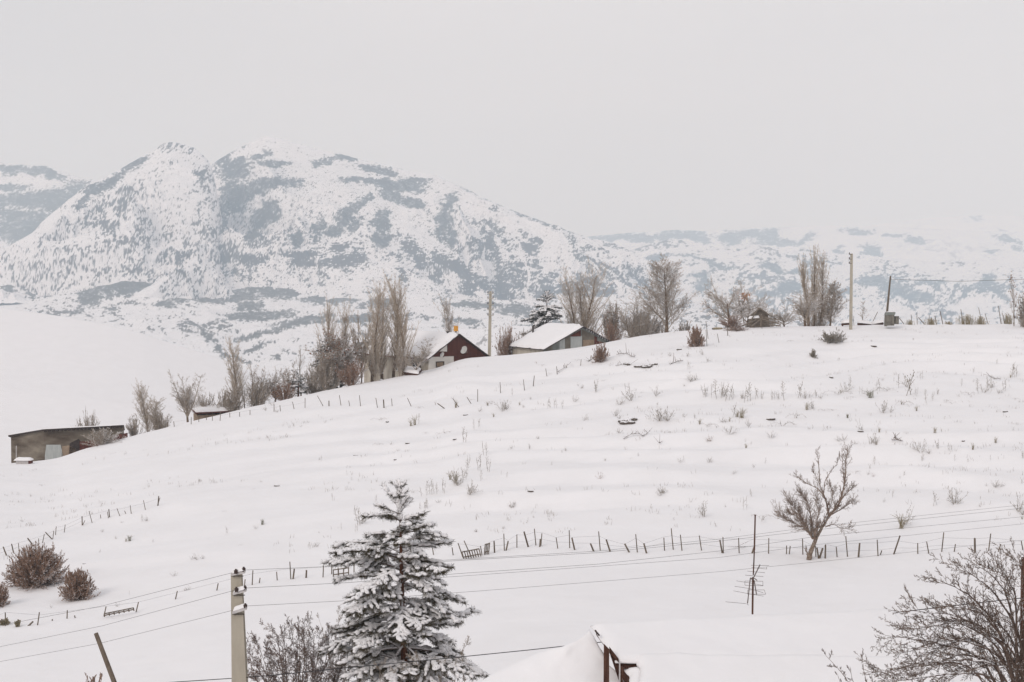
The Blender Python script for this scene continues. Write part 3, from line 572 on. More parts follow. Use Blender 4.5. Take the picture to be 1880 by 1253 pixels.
# ------------------------------------------------------------------ low tan shed on the crest
F = Frame(362, 768, 169, radians(20)); u1 = F.solve_u(440); zt = F.zat(752, u1*.6)
LS2 = empty('shed', F(2, 1, -2), 'low tan shed with a dark sagging eave, half hidden by the snowy crest', 'shed')
part('wall', M_tan, LS2, lambda b: wallbox(b, F, 0, u1, 0, 2.6, -3, zt-.55))
ro = [F(-.2, -.4, F.zat(757, 0)), F(u1, -.4, F.zat(753, u1)), F(u1, 3, F.zat(753, u1)+.2), F(-.2, 3, F.zat(757, 0)+.2)]
rf = part('roof', M_rust, LS2, lambda b: slab(b, ro, .16)); part('snow', M_snowfine, rf, lambda b: snow_patch(b, ro, .26, edge=.1), smooth=True)
LS3 = empty('hut', W(418, 752, 176), 'little hut with a steep snowy roof under the lone left poplar', 'shed')
Q = [W(409, 750, 176), W(427, 741, 176.5), W(427, 740, 179), W(409, 749, 179)]
part('roof', M_trim, LS3, lambda b: slab(b, Q, .3)); part('wall', M_wallg, LS3, lambda b: b.hexa([q+np.array((0, 0, dz)) for dz in (-3, -.31) for q in Q])); part('snow', M_snowfine, LS3, lambda b: snow_patch(b, Q, .3, edge=.2), smooth=True)
# ------------------------------------------------------------------ ruined hut in the orchard
R_ = empty('ruined_hut', W(1396, 598, 187), 'collapsed timber hut of leaning poles among the apple trees', 'hut')
c = lambda x, y, d=187: W(x, y, d)
def thick(b, P, th=.12):
    P = [np.asarray(p) for p in P]; n = len(P); Q_ = [p+np.array((0, th, 0)) for p in P]
    b.add(P+Q_, [list(range(n)), list(range(2*n-1, n-1, -1))]); b.add(P+Q_, [[(i+1) % n, i, i+n, (i+1) % n+n] for i in range(n)])
part('wall', M_plank, R_, lambda b: thick(b, [c(1377, 603), c(1378, 580), c(1394, 567), c(1410, 577), c(1414, 603)], 2))
part('thatch', M_plank, R_, lambda b: (slab(b, [c(1376, 580, 186.6), c(1395, 564.5, 186.6), c(1395, 564, 189.5), c(1376, 579, 189.5)], .2), slab(b, [c(1395, 564.5, 186.6), c(1413, 578, 186.6), c(1413, 577, 189.5), c(1395, 564, 189.5)], .2)))
part('snow', M_snowfine, R_, lambda b: snow_patch(b, [c(1374, 586, 186), c(1394, 584, 186), c(1394, 583, 187), c(1375, 584, 187)], .25, edge=.1), smooth=True)
[part('pole', M_plank, R_, lambda b: b.tube(c(*p, 185.9), c(*q, 185.9), .09, .07, n=6)) for p, q in [((1373, 598), (1393, 565)), ((1362, 599), (1396, 584)), ((1396, 586), (1434, 596)), ((1404, 584), (1433, 588)), ((1411, 596), (1434, 599)), ((1380, 600), (1402, 582)), ((1396, 601), (1398, 578))]]
# ------------------------------------------------------------------ rusty tank
K = empty('water_tank', W(1636, 596, 184), 'rusty metal tank with tilted lid and a small drum beside it, on the crest', 'tank')
k0 = W(1632.5, 587, 184); dd = 184/2900
b = MB(); w_, d_ = 15.5*dd/2, .45
b.hexa([k0+np.array(q) for q in ((-w_, -d_, -11*dd), (w_, -d_, -11*dd), (w_, d_, -11*dd), (-w_, d_, -11*dd), (-w_*.9, -d_, 9*dd), (w_, -d_, 9*dd), (w_, d_, 9*dd), (-w_*.9, d_, 9*dd))]); b.build('body', M_rustt, K)
part('lid', M_tin, K, lambda b: b.hexa([k0+np.array(q) for q in ((-w_*.95, -d_-.08, 8*dd), (w_*1.15, -d_-.08, 9.1*dd), (w_*1.15, d_+.08, 9.1*dd), (-w_*.95, d_+.08, 8*dd), (-w_*.8, -d_, 13.3*dd), (w_*1.25, -d_, 13.8*dd), (w_*1.1, d_+.05, 13.8*dd), (-w_*.8, d_, 13.3*dd))]))
kd = W(1645.5, 595.5, 184.1); part('drum', M_rustt, K, lambda b: (b.tube(kd, kd+np.array((0, 0, 14*dd)), .30, n=16), b.tube(kd+np.array((0, 0, 13*dd)), kd+np.array((0, 0, 14.6*dd)), .325, n=16)))
part('snow', M_snowfine, K, lambda b: snow_patch(b, [k0+np.array(q) for q in ((-w_*.8, -.3, 13.6*dd), (w_*1.0, -.3, 13.7*dd), (w_*1.0, .3, 13.7*dd), (-w_*.8, .3, 13.6*dd))], .05, edge=.1), smooth=True)
# ------------------------------------------------------------------ snow-laden beams along the crest
for (x0, y0), (x1, y1), lb in [((1545, 588), (1563, 587), 'short beams under snow just left of the tall concrete pole'), ((1574, 587), (1600, 590), 'low beam heaped with snow right of the concrete pole'), ((1600, 590), (1622, 586), 'low beam between the snow-heaped beam and the rusty tank')]:
    A = W(x0, y0+8, 188); C_ = W(x1, y1+8, 187.5)
    E = empty('beam', (A+C_)/2, lb, 'beam')
    part('log', M_darkwood, E, lambda b: (b.tube(A, C_, .13, .11, n=8), b.tube(A*.7+C_*.3+np.array((0, .1, .18)), C_+np.array((0, .2, .12)), .09, n=8), b.tube(A*.9+C_*.1-np.array((0, 0, .5)), A*.9+C_*.1+np.array((0, 0, .1)), .1, n=6), b.tube(A*.1+C_*.9-np.array((0, 0, .5)), A*.1+C_*.9+np.array((0, 0, .1)), .1, n=6)))
    m_ = np.array((0, .3, 0)); part('snow', M_snowfine, E, lambda b: snow_patch(b, [A-m_+np.array((0, 0, .15)), C_-m_+np.array((0, 0, .15)), C_+m_*2+np.array((0, 0, .25)), A+m_*2+np.array((0, 0, .25))], .3, edge=.2), smooth=True)
# ------------------------------------------------------------------ foreground shed under deep snow, bottom right
SH = empty('snowed_in_shed', W(1300, 1300, 31), 'foreground shed buried in smooth snow, dark brown timber showing at its left corner', 'shed')
A, Bp, Cp, E_ = W(1090, 1152, 33.2), W(1645, 1124, 35.2), W(1730, 1230, 32.5), W(1136, 1216, 31.7)
ins = lambda P, k: [p+(sum(P)/4-p)*k for p in P]
rf = part('roof', M_darkwood, SH, lambda b: (slab(b, [q-np.array((0, 0, .03)) for q in ins([E_, Cp, Bp, A], .03)], .07), slab(b, [E_-np.array((0, 0, .04)), E_*.8+Cp*.2-np.array((0, 0, .04)), E_*.7+Cp*.1+A*.2-np.array((0, 0, .04)), E_*.1+A*.9-np.array((0, 0, .04))], .05)))
part('snow', M_snow, rf, lambda b: snow_patch(b, [E_+np.array((-.02, -.03, 0)), Cp, Bp, A+np.array((-.03, .02, 0))], .14, n=(80, 30), edge=.10, noise=.025, flr=.2), smooth=True)
L1, L2 = W(1150, 1228, 31.75), W(1740, 1236, 32.3); L3, L4 = W(1160, 1360, 29.6), W(1780, 1360, 30)
rf2 = part('lean_to_roof', M_darkwood, SH, lambda b: slab(b, [q-np.array((0, 0, .05)) for q in ins([L3, L4, L2, L1], .05)], .06))
dr = [W(1172, 1310, 29.9), W(1760, 1320, 30.5), W(1745, 1215, 32.4), W(1172, 1207, 31.95)]
part('snow', M_snow, rf2, lambda b: snow_patch(b, dr, .16, n=(80, 20), edge=.10, noise=.02, flr=.3), smooth=True)
part('snow', M_snow, rf2, lambda b: snow_patch(b, [L3, L4, L2, L1], .15, n=(70, 30), edge=.14, noise=.03, flr=.1), smooth=True)
wq = [W(780, 1300, 32.4), W(1150, 1345, 31.9), W(1100, 1154, 33.6), W(872, 1256, 33.4)]
part('wing_roof', M_darkwood, SH, lambda b: slab(b, [q-np.array((0, 0, .25)) for q in ins(wq, .12)], .06))
part('snow', M_snow, bpy.data.objects['wing_roof'], lambda b: snow_patch(b, wq, .16, n=(60, 50), edge=.3, noise=.012, flr=.0), smooth=True)
pb = lambda x, y, d=31.5: W(x, y, d)
part('post', M_darkwood, SH, lambda b: b.hexa([pb(1107, 1420), pb(1118.5, 1420), pb(1118.5, 1420, 31.63), pb(1107, 1420, 31.63), pb(1108.5, 1182), pb(1118.5, 1192), pb(1118.5, 1192, 31.63), pb(1108.5, 1182, 31.63)]))
part('rafter', M_darkwood, SH, lambda b: thick(b, [pb(1119, 1200, 31.6), pb(1119, 1189, 31.6), pb(1136, 1211, 31.6), pb(1136, 1217, 31.6)], .08))
part('board', M_darkwood, SH, lambda b: thick(b, [pb(1119, 1199, 31.65), pb(1136, 1216, 31.65), pb(1136, 1250, 31.65)], .04))
part('board', M_darkwood, SH, lambda b: thick(b, [pb(1138, 1232, 31.6), pb(1158, 1300, 31.6), pb(1138, 1300, 31.6)], .04))
part('stud', M_pale, SH, lambda b: b.hexa([pb(1136, 1420), pb(1139, 1420), pb(1139, 1420, 31.6), pb(1136, 1420, 31.6), pb(1136.5, 1214), pb(1139, 1214), pb(1139, 1214, 31.6), pb(1136.5, 1214, 31.6)]))
part('eave_gap_shade', M_trim, SH, lambda b: thick(b, [pb(1141, 1214, 31.72), pb(1169, 1210, 31.72), pb(1171, 1217, 31.72), pb(1152, 1222, 31.72)], .3))  # dark slab filling the gap under the eave, its colour standing for shade
part('rake_board', M_trim, SH, lambda b: [b.tube(pb(x0, y0, 32.6), pb(x1, y1, 32.5), .02, n=5) for x0, y0, x1, y1 in [(1093, 1158, 1096, 1163), (1095, 1161, 1100, 1167)]])
part('wall', M_darkwood, SH, lambda b: b.hexa([q+np.array((0, 0, dz)) for dz in (-3.2, -.15) for q in (E_+np.array((.5, .3, 0)), Cp+np.array((-.3, .2, 0)), Bp+np.array((-.3, -.3, 0)), A+np.array((.5, -.3, 0)))]))
# TV aerial on the snow-covered roof
D_ = 34.4; aw = lambda x, y, d=D_: W(x, y, d)
AN = empty('tv_antenna', aw(1382, 1114), 'rusty mast with two tangled TV aerials rising from the snowy roof', 'antenna')
part('mast', M_darkwood, AN, lambda b: (b.tube(aw(1381.5, 1128), aw(1382.5, 1060), .021, n=8), b.tube(aw(1383, 1056), aw(1385, 1010), .014, n=8), b.tube(aw(1385, 1010), aw(1386.5, 946), .018, .016, n=8), b.tube(aw(1386.5, 947), aw(1386.6, 945.5), .024, n=8)))
def rods(L, r=.0042): return lambda b: [b.tube(aw(1320+x0/6.267, 930+y0/6.267, D_+d0), aw(1320+x1/6.267, 930+y1/6.267, D_+d1), r, n=4) for x0, y0, x1, y1, d0, d1 in L]
a1 = part('aerial', M_ant, AN, lambda b: (b.tube(aw(1384, 1060), aw(1395.5, 1037), .013, n=6), b.tube(aw(1385, 1062), aw(1390, 1066), .012, n=6)), rods([(370, 678, 575, 682, 0, .3), (375, 705, 550, 722, 0, .3), (325, 745, 530, 765, .2, .1), (300, 792, 510, 808, .1, .1), (548, 700, 548, 722, .3, .3)]))
a2 = part('aerial', M_ant, AN, lambda b: (b.tube(aw(1377.5, 1062), aw(1372.5, 1108), .012, n=6), b.tube(aw(1377.5, 1062), aw(1383, 1064), .02, n=6), b.tube(aw(1384.5, 1066), aw(1389, 1092), .013, n=6)), rods([(200, 858, 360, 882, 0, 0), (360, 882, 510, 912, 0, 0), (298, 860, 505, 862, 0, .2), (298, 908, 505, 915, 0, .2), (298, 860, 298, 908, 0, 0), (505, 862, 505, 915, .2, .2), (180, 920, 350, 946, 0, 0), (350, 946, 510, 995, 0, 0), (330, 962, 522, 962, 0, .2), (522, 962, 536, 1010, .2, .2), (330, 1010, 536, 1012, 0, .2), (165, 972, 340, 1006, 0, 0), (340, 1006, 512, 1034, 0, 0), (330, 962, 330, 1010, 0, 0), (75, 1098, 310, 1120, 0, 0), (330, 1075, 322, 1125, 0, 0), (322, 1125, 340, 1138, 0, 0)]))
# ------------------------------------------------------------------ poles
def conc_pole(px0, py0, px1, py1, D, w0, w1, label, arms=(), group=None, zb_=None, depth=.8):
    """I-shaped precast concrete pole; px0.. top, px1.. lower point that fixes the lean"""
    T_, B_ = W(px0, py0, D), W(px1, py1, D)
    zg = zb_ if zb_ is not None else float(Zt(B_[0], D))-.3
    k = (zg-T_[2])/(B_[2]-T_[2]); G = T_+(B_-T_)*k; wb = w0+(w1-w0)*k
    E = empty('utility_pole', G, label, 'utility pole', group)
    def f(b):
        for s0, s1, dy0, dy1 in ((-.5, .5, -.5, -.28), (-.33, .33, -.28, .28), (-.5, .5, .28, .5)):
            b.hexa([p+np.array((x*ww, y*ww*depth, 0)) for p, ww in ((G, wb), (T_, w0)) for x, y in ((s0, dy0), (s1, dy0), (s1, dy1), (s0, dy1))])
    part('pole', M_conc, E, f)
    return E, T_, G
CP, T_, G_ = conc_pole(434.5, 1052, 440.5, 1253, 40, 19*40/2900, 27*40/2900, 'nearest concrete utility pole with three snowy insulator arms, beside the pine')
pole_pts = []
for i, (x0, y0, x1, y1, dk) in enumerate([(425, 1055, 450, 1050, (433, 1050)), (428, 1090, 452, 1084, (434, 1083)), (427, 1125, 453, 1117, None)]):
    A_, B_ = W(x0, y0, 39.85), W(x1, y1, 39.7)
    ar = part('crossarm', M_pale, CP, lambda b: b.hexa([p+np.array(q) for q, p in [((0, -.05, -.035), A_), ((0, -.05, -.035), B_), ((0, .05, -.035), B_), ((0, .05, -.035), A_), ((0, -.05, .04), A_), ((0, -.05, .04), B_), ((0, .05, .04), B_), ((0, .05, .04), A_)]]))
    part('snow', M_snowfine, ar, lambda b: snow_patch(b, [A_+np.array((.02, -.06, .04)), B_+np.array((-.02, -.06, .04)), B_+np.array((-.02, .08, .04)), A_+np.array((.02, .08, .04))], .075, n=(10, 6), edge=.04), smooth=True)
    for q in ([dk] if dk else [])+[(x1-2.5, y1-4)]:
        p = W(q[0], q[1], 39.7); part('insulator', M_clay, CP, lambda b: (b.tube(p-np.array((0, 0, .05)), p+np.array((0, 0, .035)), .045, .05, n=10), b.tube(p+np.array((0, 0, .035)), p+np.array((0, 0, .07)), .035, .02, n=10)))
    part('clamp', M_trim, CP, lambda b: b.box(W(x0+10.5, y0+3, 40-.15), (.31, 0, 0), (0, .02, 0), (0, 0, .02)))
P2, t2, g2 = conc_pole(900.5, 535, 898.5, 652, 188, .30, .40, 'distant concrete utility pole with stacked insulators between the house and the barn', depth=.7)
[part('insulator', M_clay, P2, lambda b: b.tube(t2+np.array((s_*.30, -.1, -z-.12)), t2+np.array((s_*.30, -.1, -z+.08)), .07, .05, n=8)) for z in (.1, .7, 1.4, 2.0, 2.7) for s_ in (-1, 1)]
[part('crossarm', M_conc2, P2, lambda b: b.box(t2+np.array((0, -.18, -z-.2)), (.72, 0, 0), (0, .12, 0), (0, 0, .09))) for z in (.1, .7, 1.4, 2.0, 2.7)]
P3, t3, g3 = conc_pole(1563.5, 466, 1562, 597, 184, .27, .33, 'tall distant concrete pole on the crest left of the rusty tank', depth=.7)
[part('insulator', M_clay, P3, lambda b: b.tube(t3+np.array((-.28, -.1, -z)), t3+np.array((-.28, -.1, -z+.22)), .06, n=8)) for z in (.1, .65, 1.15)]
[part('bracket', M_trim, P3, lambda b: b.tube(t3+np.array((-.32, -.1, -z)), t3+np.array((0, -.1, -z)), .03, n=6)) for z in (.1, .65, 1.15)]
def single(name, m, label, cat, fn, origin, group=None, smooth=False):
    b = MB(); fn(b); return tag(b.build(name, m, origin=origin, smooth=smooth), label, cat, group)
p0, p1 = W(1635, 507, 186), W(1626, 600, 186)
tp_ = single('wooden_pole', M_post, 'thin wooden pole leaning right behind the rusty tank', 'pole', lambda b: b.tube(p1, p0, .16, .09, n=8), p1)
p0, p1 = W(176, 1163, 40), W(211, 1256, 39.6); p1 = p0+(p1-p0)*2.6
single('wooden_pole', M_post, 'grey wooden pole leaning left at the bottom left', 'pole', lambda b: b.tube(p1, p0, .075, .055, n=10), p1)
q1 = W(1880, 1085, 36); q1[2] -= 4; single('wooden_post', M_darkwood, 'thick brown post top cut by the right edge above the big bush', 'post', lambda b: b.tube(q1, W(1881, 1024, 36), .085, .075, n=10), q1)
# ------------------------------------------------------------------ wires
def wire(pts, Ds_, r, label, m=M_wire, sag=0):
    P = [W(x, y, d) for (x, y), d in zip(pts, Ds_)]; V = []
    for p, q in zip(P[:-1], P[1:]):
        for t in np.linspace(0, 1, 9)[:-1]: V.append(p+(q-p)*t-np.array((0, 0, sag*4*t*(1-t))))
    V.append(P[-1]); V = np.array(V)
    k = len(V); seg = np.concatenate([V[:-1], V[1:], np.full((k-1, 1), r), np.full((k-1, 1), r)], 1)
    b = MB(); b.tubes(seg, 5)
    return tag(b.build('power_line', m, origin=V[0]), label, 'wire', 'overhead wires')
wire([(448, 1047), (640, 1039), (848, 1027), (1100, 1012), (1320, 990), (1500, 967), (1880, 927), (2100, 900)], [39.7, 42, 45, 49, 53, 56, 62, 66], .0045, 'topmost overhead wire running right from the near concrete pole')
wire([(740, 1036), (848, 1029), (1100, 1015), (1320, 994), (1500, 973), (1880, 933), (2100, 908)], [43, 45, 49, 53, 56, 62, 66], .005, 'thin wire just under the topmost one, across the lower fence')
wire([(451, 1080), (640, 1070), (848, 1053), (1100, 1036), (1320, 1012), (1500, 985), (1880, 949), (2100, 924)], [39.7, 42, 45, 49, 53, 56, 62, 66], .005, 'middle overhead wire running right from the second arm of the pole')
wire([(760, 1064), (848, 1058), (1320, 1024), (1500, 1000), (1880, 962), (2100, 940)], [43, 45, 53, 56, 62, 66], .0045, 'faint wire just below the middle overhead wire')
wire([(452, 1113), (640, 1103), (872, 1086), (1100, 1068), (1320, 1050), (1500, 1032), (1880, 992), (2100, 968)], [39.7, 42, 45, 48, 52, 55, 60, 63], .0045, 'lowest thin overhead wire running right from the third pole arm')
for i, (a_, c_, lb) in enumerate([((434, 1050), (-60, 1160), 'upper'), ((435, 1083), (-60, 1200), 'middle'), ((427, 1121), (-60, 1226), 'lowest')]):
    wire([a_, (a_[0]*.5+c_[0]*.5, a_[1]*.5+c_[1]*.5+8), c_], [39.7, 44, 49], .0045, lb+' overhead wire running left from the near concrete pole')
wire([(200, 1262), (330, 1252), (437, 1245), (490, 1241), (640, 1226), (800, 1211), (968, 1194), (1300, 1158), (1627, 1127), (1780, 1109), (1950, 1090)], [40]*3+[39.8, 39.6, 39.2, 38.8, 38, 37, 36, 35], .011, 'thick dark cable sagging behind the pine and the snowed-in shed', M_cable)
wire([(1635, 513), (1760, 517), (1880, 513), (2100, 505)], [186, 180, 172, 160], .02, 'fine wire from the leaning wooden pole to the right')
# ------------------------------------------------------------------ bare trees
def norm3(x, y, z):
    l = math.sqrt(x*x+y*y+z*z)+1e-9; return x/l, y/l, z/l
def tilt(rng, d, ang, az=None):
    """direction at angle ang from d with azimuth az"""
    x, y, z = d
    if abs(z) < .95: ux, uy, uz = norm3(y, -x, 0)
    else: ux, uy, uz = 1., 0., 0.
    vx, vy, vz = y*uz-z*uy, z*ux-x*uz, x*uy-y*ux
    if az is None: az = rng.random()*2*pi
    c, s, ca, sa = cos(ang), sin(ang), cos(az), sin(az)
    return norm3(x*c+(ux*ca+vx*sa)*s, y*c+(uy*ca+vy*sa)*s, z*c+(uz*ca+vz*sa)*s)
def grow(rng, p, d, L, r, lev, P, out, az0=0.):
    ns, nc, st, ang, lr, wan, tro, rr, tap = P[lev]
    az = rng.random()*6.28
    for i in range(ns):
        d = norm3(d[0]+rng.gauss(0, wan), d[1]+rng.gauss(0, wan), d[2]+rng.gauss(0, wan)+tro)
        s = L/ns; q = (p[0]+d[0]*s, p[1]+d[1]*s, p[2]+d[2]*s)
        r0 = r*(1-(1-tap)*i/ns); r1 = r*(1-(1-tap)*(i+1)/ns)
        out.append((lev, *p, *q, r0, r1)); t = (i+1)/ns
        if lev+1 < len(P) and t >= st:
            m = nc/ns/(1-st+1e-6)*(1 if st == 0 else 1); k = int(m)+(1 if rng.random() < m-int(m) else 0)
            for _ in range(k):
                az += 2.4+rng.gauss(0, .5); tt = rng.random(); b = (p[0]+(q[0]-p[0])*tt, p[1]+(q[1]-p[1])*tt, p[2]+(q[2]-p[2])*tt)
                cl = L*lr*(1-(.4 if lr == .46 and lev == 0 else .55)*max(0, (t-st)/(1-st+.01)))*rng.uniform(.6, 1.15)
                grow(rng, b, tilt(rng, d, radians(ang)*rng.uniform(.6, 1.3), az), cl, max(r1*rr, P[-1][7] if False else .004), lev+1, P, out)
        p = q
# per level: nseg, nchild, start, angle, length ratio, wander, up-tropism, radius ratio, taper
KP = {
 'poplar': [(14, 58, .10, 13, .46, .015, .02, .34, .12), (8, 12, .08, 17, .26, .035, .10, .5, .25), (3, 5, .15, 22, .5, .07, .12, .6, .4), (2, 0, 1, 0, 0, .1, .1, 1, .5)],
 'oval': [(10, 40, .2, 36, .55, .03, .03, .38, .12), (7, 13, .15, 32, .42, .07, .07, .5, .25), (4, 8, .2, 34, .5, .1, .05, .6, .4), (2, 2, .4, 30, .6, .12, .03, .8, .5), (1, 0, 1, 0, 0, .1, .03, 1, .5)],
 'vase': [(3, 7, .6, 24, 2.6, .05, .02, .7, .6), (9, 15, .2, 32, .38, .07, .05, .5, .2), (5, 7, .15, 36, .45, .12, .04, .6, .4), (3, 3, .3, 36, .5, .14, .02, .8, .5), (2, 0, 1, 0, 0, .1, 0, 1, .5)],
 'apple': [(4, 15, .35, 58, 2.0, .1, .02, .55, .5), (9, 12, .12, 42, .36, .15, .035, .5, .2), (6, 8, .12, 44, .42, .18, .03, .6, .4), (3, 3, .2, 44, .5, .2, .02, .8, .5), (2, 0, 1, 0, 0, .15, 0, 1, .5)],
 'thin': [(10, 16, .25, 28, .30, .03, .02, .4, .2), (5, 7, .2, 30, .4, .08, .06, .6, .4), (3, 2, .3, 30, .5, .1, .03, .8, .5), (2, 0, 1, 0, 0, .1, 0, 1, .5)],
}
def bush_segs(rng, n, spread, ang=(5, 75), P=None, droop=.0, twig=1.):
    P = P or [(6, 9, .2, 30, .38, .09, .03-droop, .6, .35), (4, 5, .2, 34, .5, .12, .03, .7, .5), (2, 2, .4, 30, .5, .15, .0, .8, .5), (1, 0, 1, 0, 0, .1, 0, 1, .6)]
    out = []
    for i in range(n):
        a = radians(rng.uniform(*ang)); az = rng.random()*2*pi
        b = (cos(az)*spread*rng.random(), sin(az)*spread*rng.random(), -.02)
        grow(rng, b, (sin(a)*cos(az), sin(a)*sin(az), cos(a)), rng.uniform(.75, 1.05), .02, 0, P, out)
    return out
def fit(out, Wd_, Hh, pr=93):
    A = np.array([o[1:] for o in out]); lv = np.array([o[0] for o in out])
    X = A[:, 3:6]; top = np.percentile(X[:, 2], 99.5); rad = np.percentile(np.hypot(X[:, 0], X[:, 1]), pr)
    sx = Wd_/2/rad; sz = Hh/top
    for c in (0, 3): A[:, c:c+2] *= sx; A[:, c+2] *= sz
    return A, lv
def leaves(A, sel, rng, n, size, mb, jit=.25):
    r = np.random.RandomState(rng); P = A[sel][:, 3:6]; P = P[r.randint(0, len(P), n)]+r.normal(0, jit, (n, 3))
    d1 = r.normal(0, 1, (n, 3)); d1 /= np.linalg.norm(d1, axis=1, keepdims=True); d2 = r.normal(0, 1, (n, 3)); d2 /= np.linalg.norm(d2, axis=1, keepdims=True)
    s = size*r.uniform(.6, 1.3, (n, 1)); V = np.stack([P-d1*s, P+d2*s*.6, P+d1*s, P-d2*s*.6], 1).reshape(-1, 3)
    mb.add(V, np.arange(4*n).reshape(-1, 4))
TREES = 0
def tree(kind, base, Wd_, Hh, seed, name, label, cat='tree', group=None, m=None, r0=None, lean=(0, 0), leaf=0, lm=None, nst=30, tw=None, lsize=.09, mtr=None, spread=.12, ang=(5, 70)):
    rng = random.Random(seed); m = m or M_twig
    E = empty(name, base, label, cat, group)
    if kind == 'bush':
        out = bush_segs(rng, nst, spread, ang); A, lv = fit(out, Wd_, Hh, 99)
        k = Hh*.012 if r0 is None else r0/.02*1.0
        rad = (r0 or .02); A[:, 6:8] *= rad/.02
    else:
        out = []; r_ = r0 or Hh*.014
        grow(rng, (0, 0, 0), norm3(lean[0], lean[1], 1), 1., r_, 0, KP[kind], out)
        A, lv = fit(out, Wd_, Hh)
    tw = tw or (.0060 if kind == 'poplar' else .0070)
    A[:, 6:8] = np.maximum(A[:, 6:8], tw*np.where(lv >= len(KP.get(kind, [0]*4))-1, 1, 1.4)[:, None])
    if lean != (0, 0) and kind != 'bush': pass
    A[:, :3] += np.array(base); A[:, 3:6] += np.array(base)
    lo = lv == 0
    b = MB(); 
    if kind == 'bush':
        b.tubes(A[lo], 4); b.build('stems', mtr or m, E)
    else:
        b.tubes(A[lo], 8); b.build('trunk', mtr or M_bark, E, smooth=True)
    b = MB(); b.tubes(A[~lo & (lv <= 1)], 5); b.tubes(A[lv > 1], 3); b.build('crown', m, E)
    if leaf:
        b = MB(); leaves(A, lv >= 2, seed, leaf, lsize, b); b.build('leaves', lm or M_leaf, E)
    return E
def crest_tree(kind, px, ytop, wpx, D, seed, name, label, yb=None, **k):
    g = gpt(px, D); top = W(px, ytop, D)[2]
    g[2] -= .1
    return tree(kind, g, wpx*(1.6 if kind == 'poplar' else 1)*D/2900, top-g[2], seed, name, label, **k)
PG = 'poplars along the crest'
# left part of the village row
crest_tree('bush', 160, 755, 58, 170, 11, 'shrub', 'rounded frosted shrub showing above the long byre roof', 'shrub', nst=40, r0=.03, ang=(3, 55))
crest_tree('poplar', 270, 699, 26, 168, 12, 'poplar', 'slim poplar rising from brush right of the long byre', group=PG, m=M_poplar)
crest_tree('poplar', 288, 728, 24, 167, 13, 'poplar', 'shorter poplar hugging the right side of the one right of the byre', group=PG, m=M_poplar)
crest_tree('bush', 246, 762, 44, 164, 14, 'shrub', 'low frosted shrub between the byre roof and the slim poplar', cat='shrub', nst=24, r0=.025)
crest_tree('bush', 292, 752, 52, 166, 15, 'shrub', 'dense shrub around the feet of the two poplars right of the byre', cat='shrub', nst=34, r0=.025, m=M_twig)
crest_tree('vase', 344, 684, 64, 166, 16, 'bare_tree', 'round-crowned bare tree on two stems left of the low tan shed', r0=.13)
crest_tree('bush', 376, 722, 60, 172, 17, 'shrub', 'tall frosted shrub behind the low tan shed', cat='shrub', nst=36, r0=.03, ang=(3, 50))
crest_tree('poplar', 434, 619, 32, 172, 18, 'poplar', 'lone tall poplar standing against the smooth white hill', group=PG, m=M_poplar, r0=.16)
crest_tree('bush', 430, 708, 50, 170, 19, 'shrub', 'frosted shrub at the foot of the lone tall poplar', cat='shrub', nst=40, r0=.03)
crest_tree('thin', 466, 668, 46, 172, 20, 'bare_tree', 'bare tree just right of the lone tall poplar', nst=30, m=M_twig)
crest_tree('bush', 470, 700, 56, 171, 21, 'shrub', 'brownish thicket under the bare tree right of the lone poplar', cat='shrub', nst=46, r0=.03, m=M_twig)
crest_tree('vase', 505, 682, 56, 173, 22, 'bare_tree', 'bare tree with a few withered leaves left of the little snowy spruce', leaf=260, r0=.1)
crest_tree('bush', 522, 700, 50, 172, 23, 'shrub', 'rust-tinged shrub touching the left of the little snowy spruce', cat='shrub', nst=36, r0=.025, leaf=300, m=M_redtwig)
crest_tree('thin', 552, 636, 26, 178, 24, 'bare_tree', 'slender grey tree behind the little snowy spruce', m=M_twig)
crest_tree('thin', 578, 628, 30, 180, 25, 'bare_tree', 'slender grey tree left of the brown-leaved tree', m=M_twig)
crest_tree('bush', 575, 672, 64, 176, 26, 'shrub', 'grey thicket between the little spruce and the brown-leaved tree', cat='shrub', nst=50, r0=.03)
crest_tree('poplar', 604, 546, 26, 182, 27, 'poplar', 'left poplar of the pair rising behind the brown-leaved tree', group=PG, m=M_poplar, r0=.18)
crest_tree('poplar', 625, 550, 26, 181, 28, 'poplar', 'right poplar of the pair rising behind the brown-leaved tree', group=PG, m=M_poplar, r0=.18)
crest_tree('oval', 618, 612, 84, 177, 29, 'leafy_tree', 'dense brown-leaved tree left of the cream house wall', leaf=1500, lsize=.12, m=M_twig, r0=.17)
crest_tree('bush', 600, 650, 84, 175, 30, 'shrub', 'frosted thicket below the brown-leaved tree', cat='shrub', nst=60, r0=.03)
crest_tree('bush', 645, 662, 60, 174, 31, 'shrub', 'reddish thicket touching the left corner of the cream house', cat='shrub', nst=44, r0=.03, leaf=250, m=M_redtwig)
for i, (px, yt, wp, D, lb) in enumerate([(683, 512, 34, 178, 'leftmost poplar of the tall clump before the cream house'), (701, 530, 32, 180, 'second poplar of the tall clump before the cream house'), (722, 512, 32, 181, 'third poplar of the tall clump before the cream house'), (741, 502, 36, 179, 'tallest and rightmost poplar of the clump before the cream house')]):
    crest_tree('poplar', px, yt, wp, D, 40+i, 'poplar', lb, group=PG, m=M_poplar, r0=.19)
crest_tree('vase', 664, 566, 60, 183, 45, 'bare_tree', 'thin-twigged bare tree left of the tall poplar clump', r0=.09, m=M_poplar)
crest_tree('bush', 690, 640, 40, 177.5, 46, 'shrub', 'suckers around the feet of the left poplars of the tall clump', cat='shrub', nst=14, r0=.018, ang=(2, 40), m=M_twig)
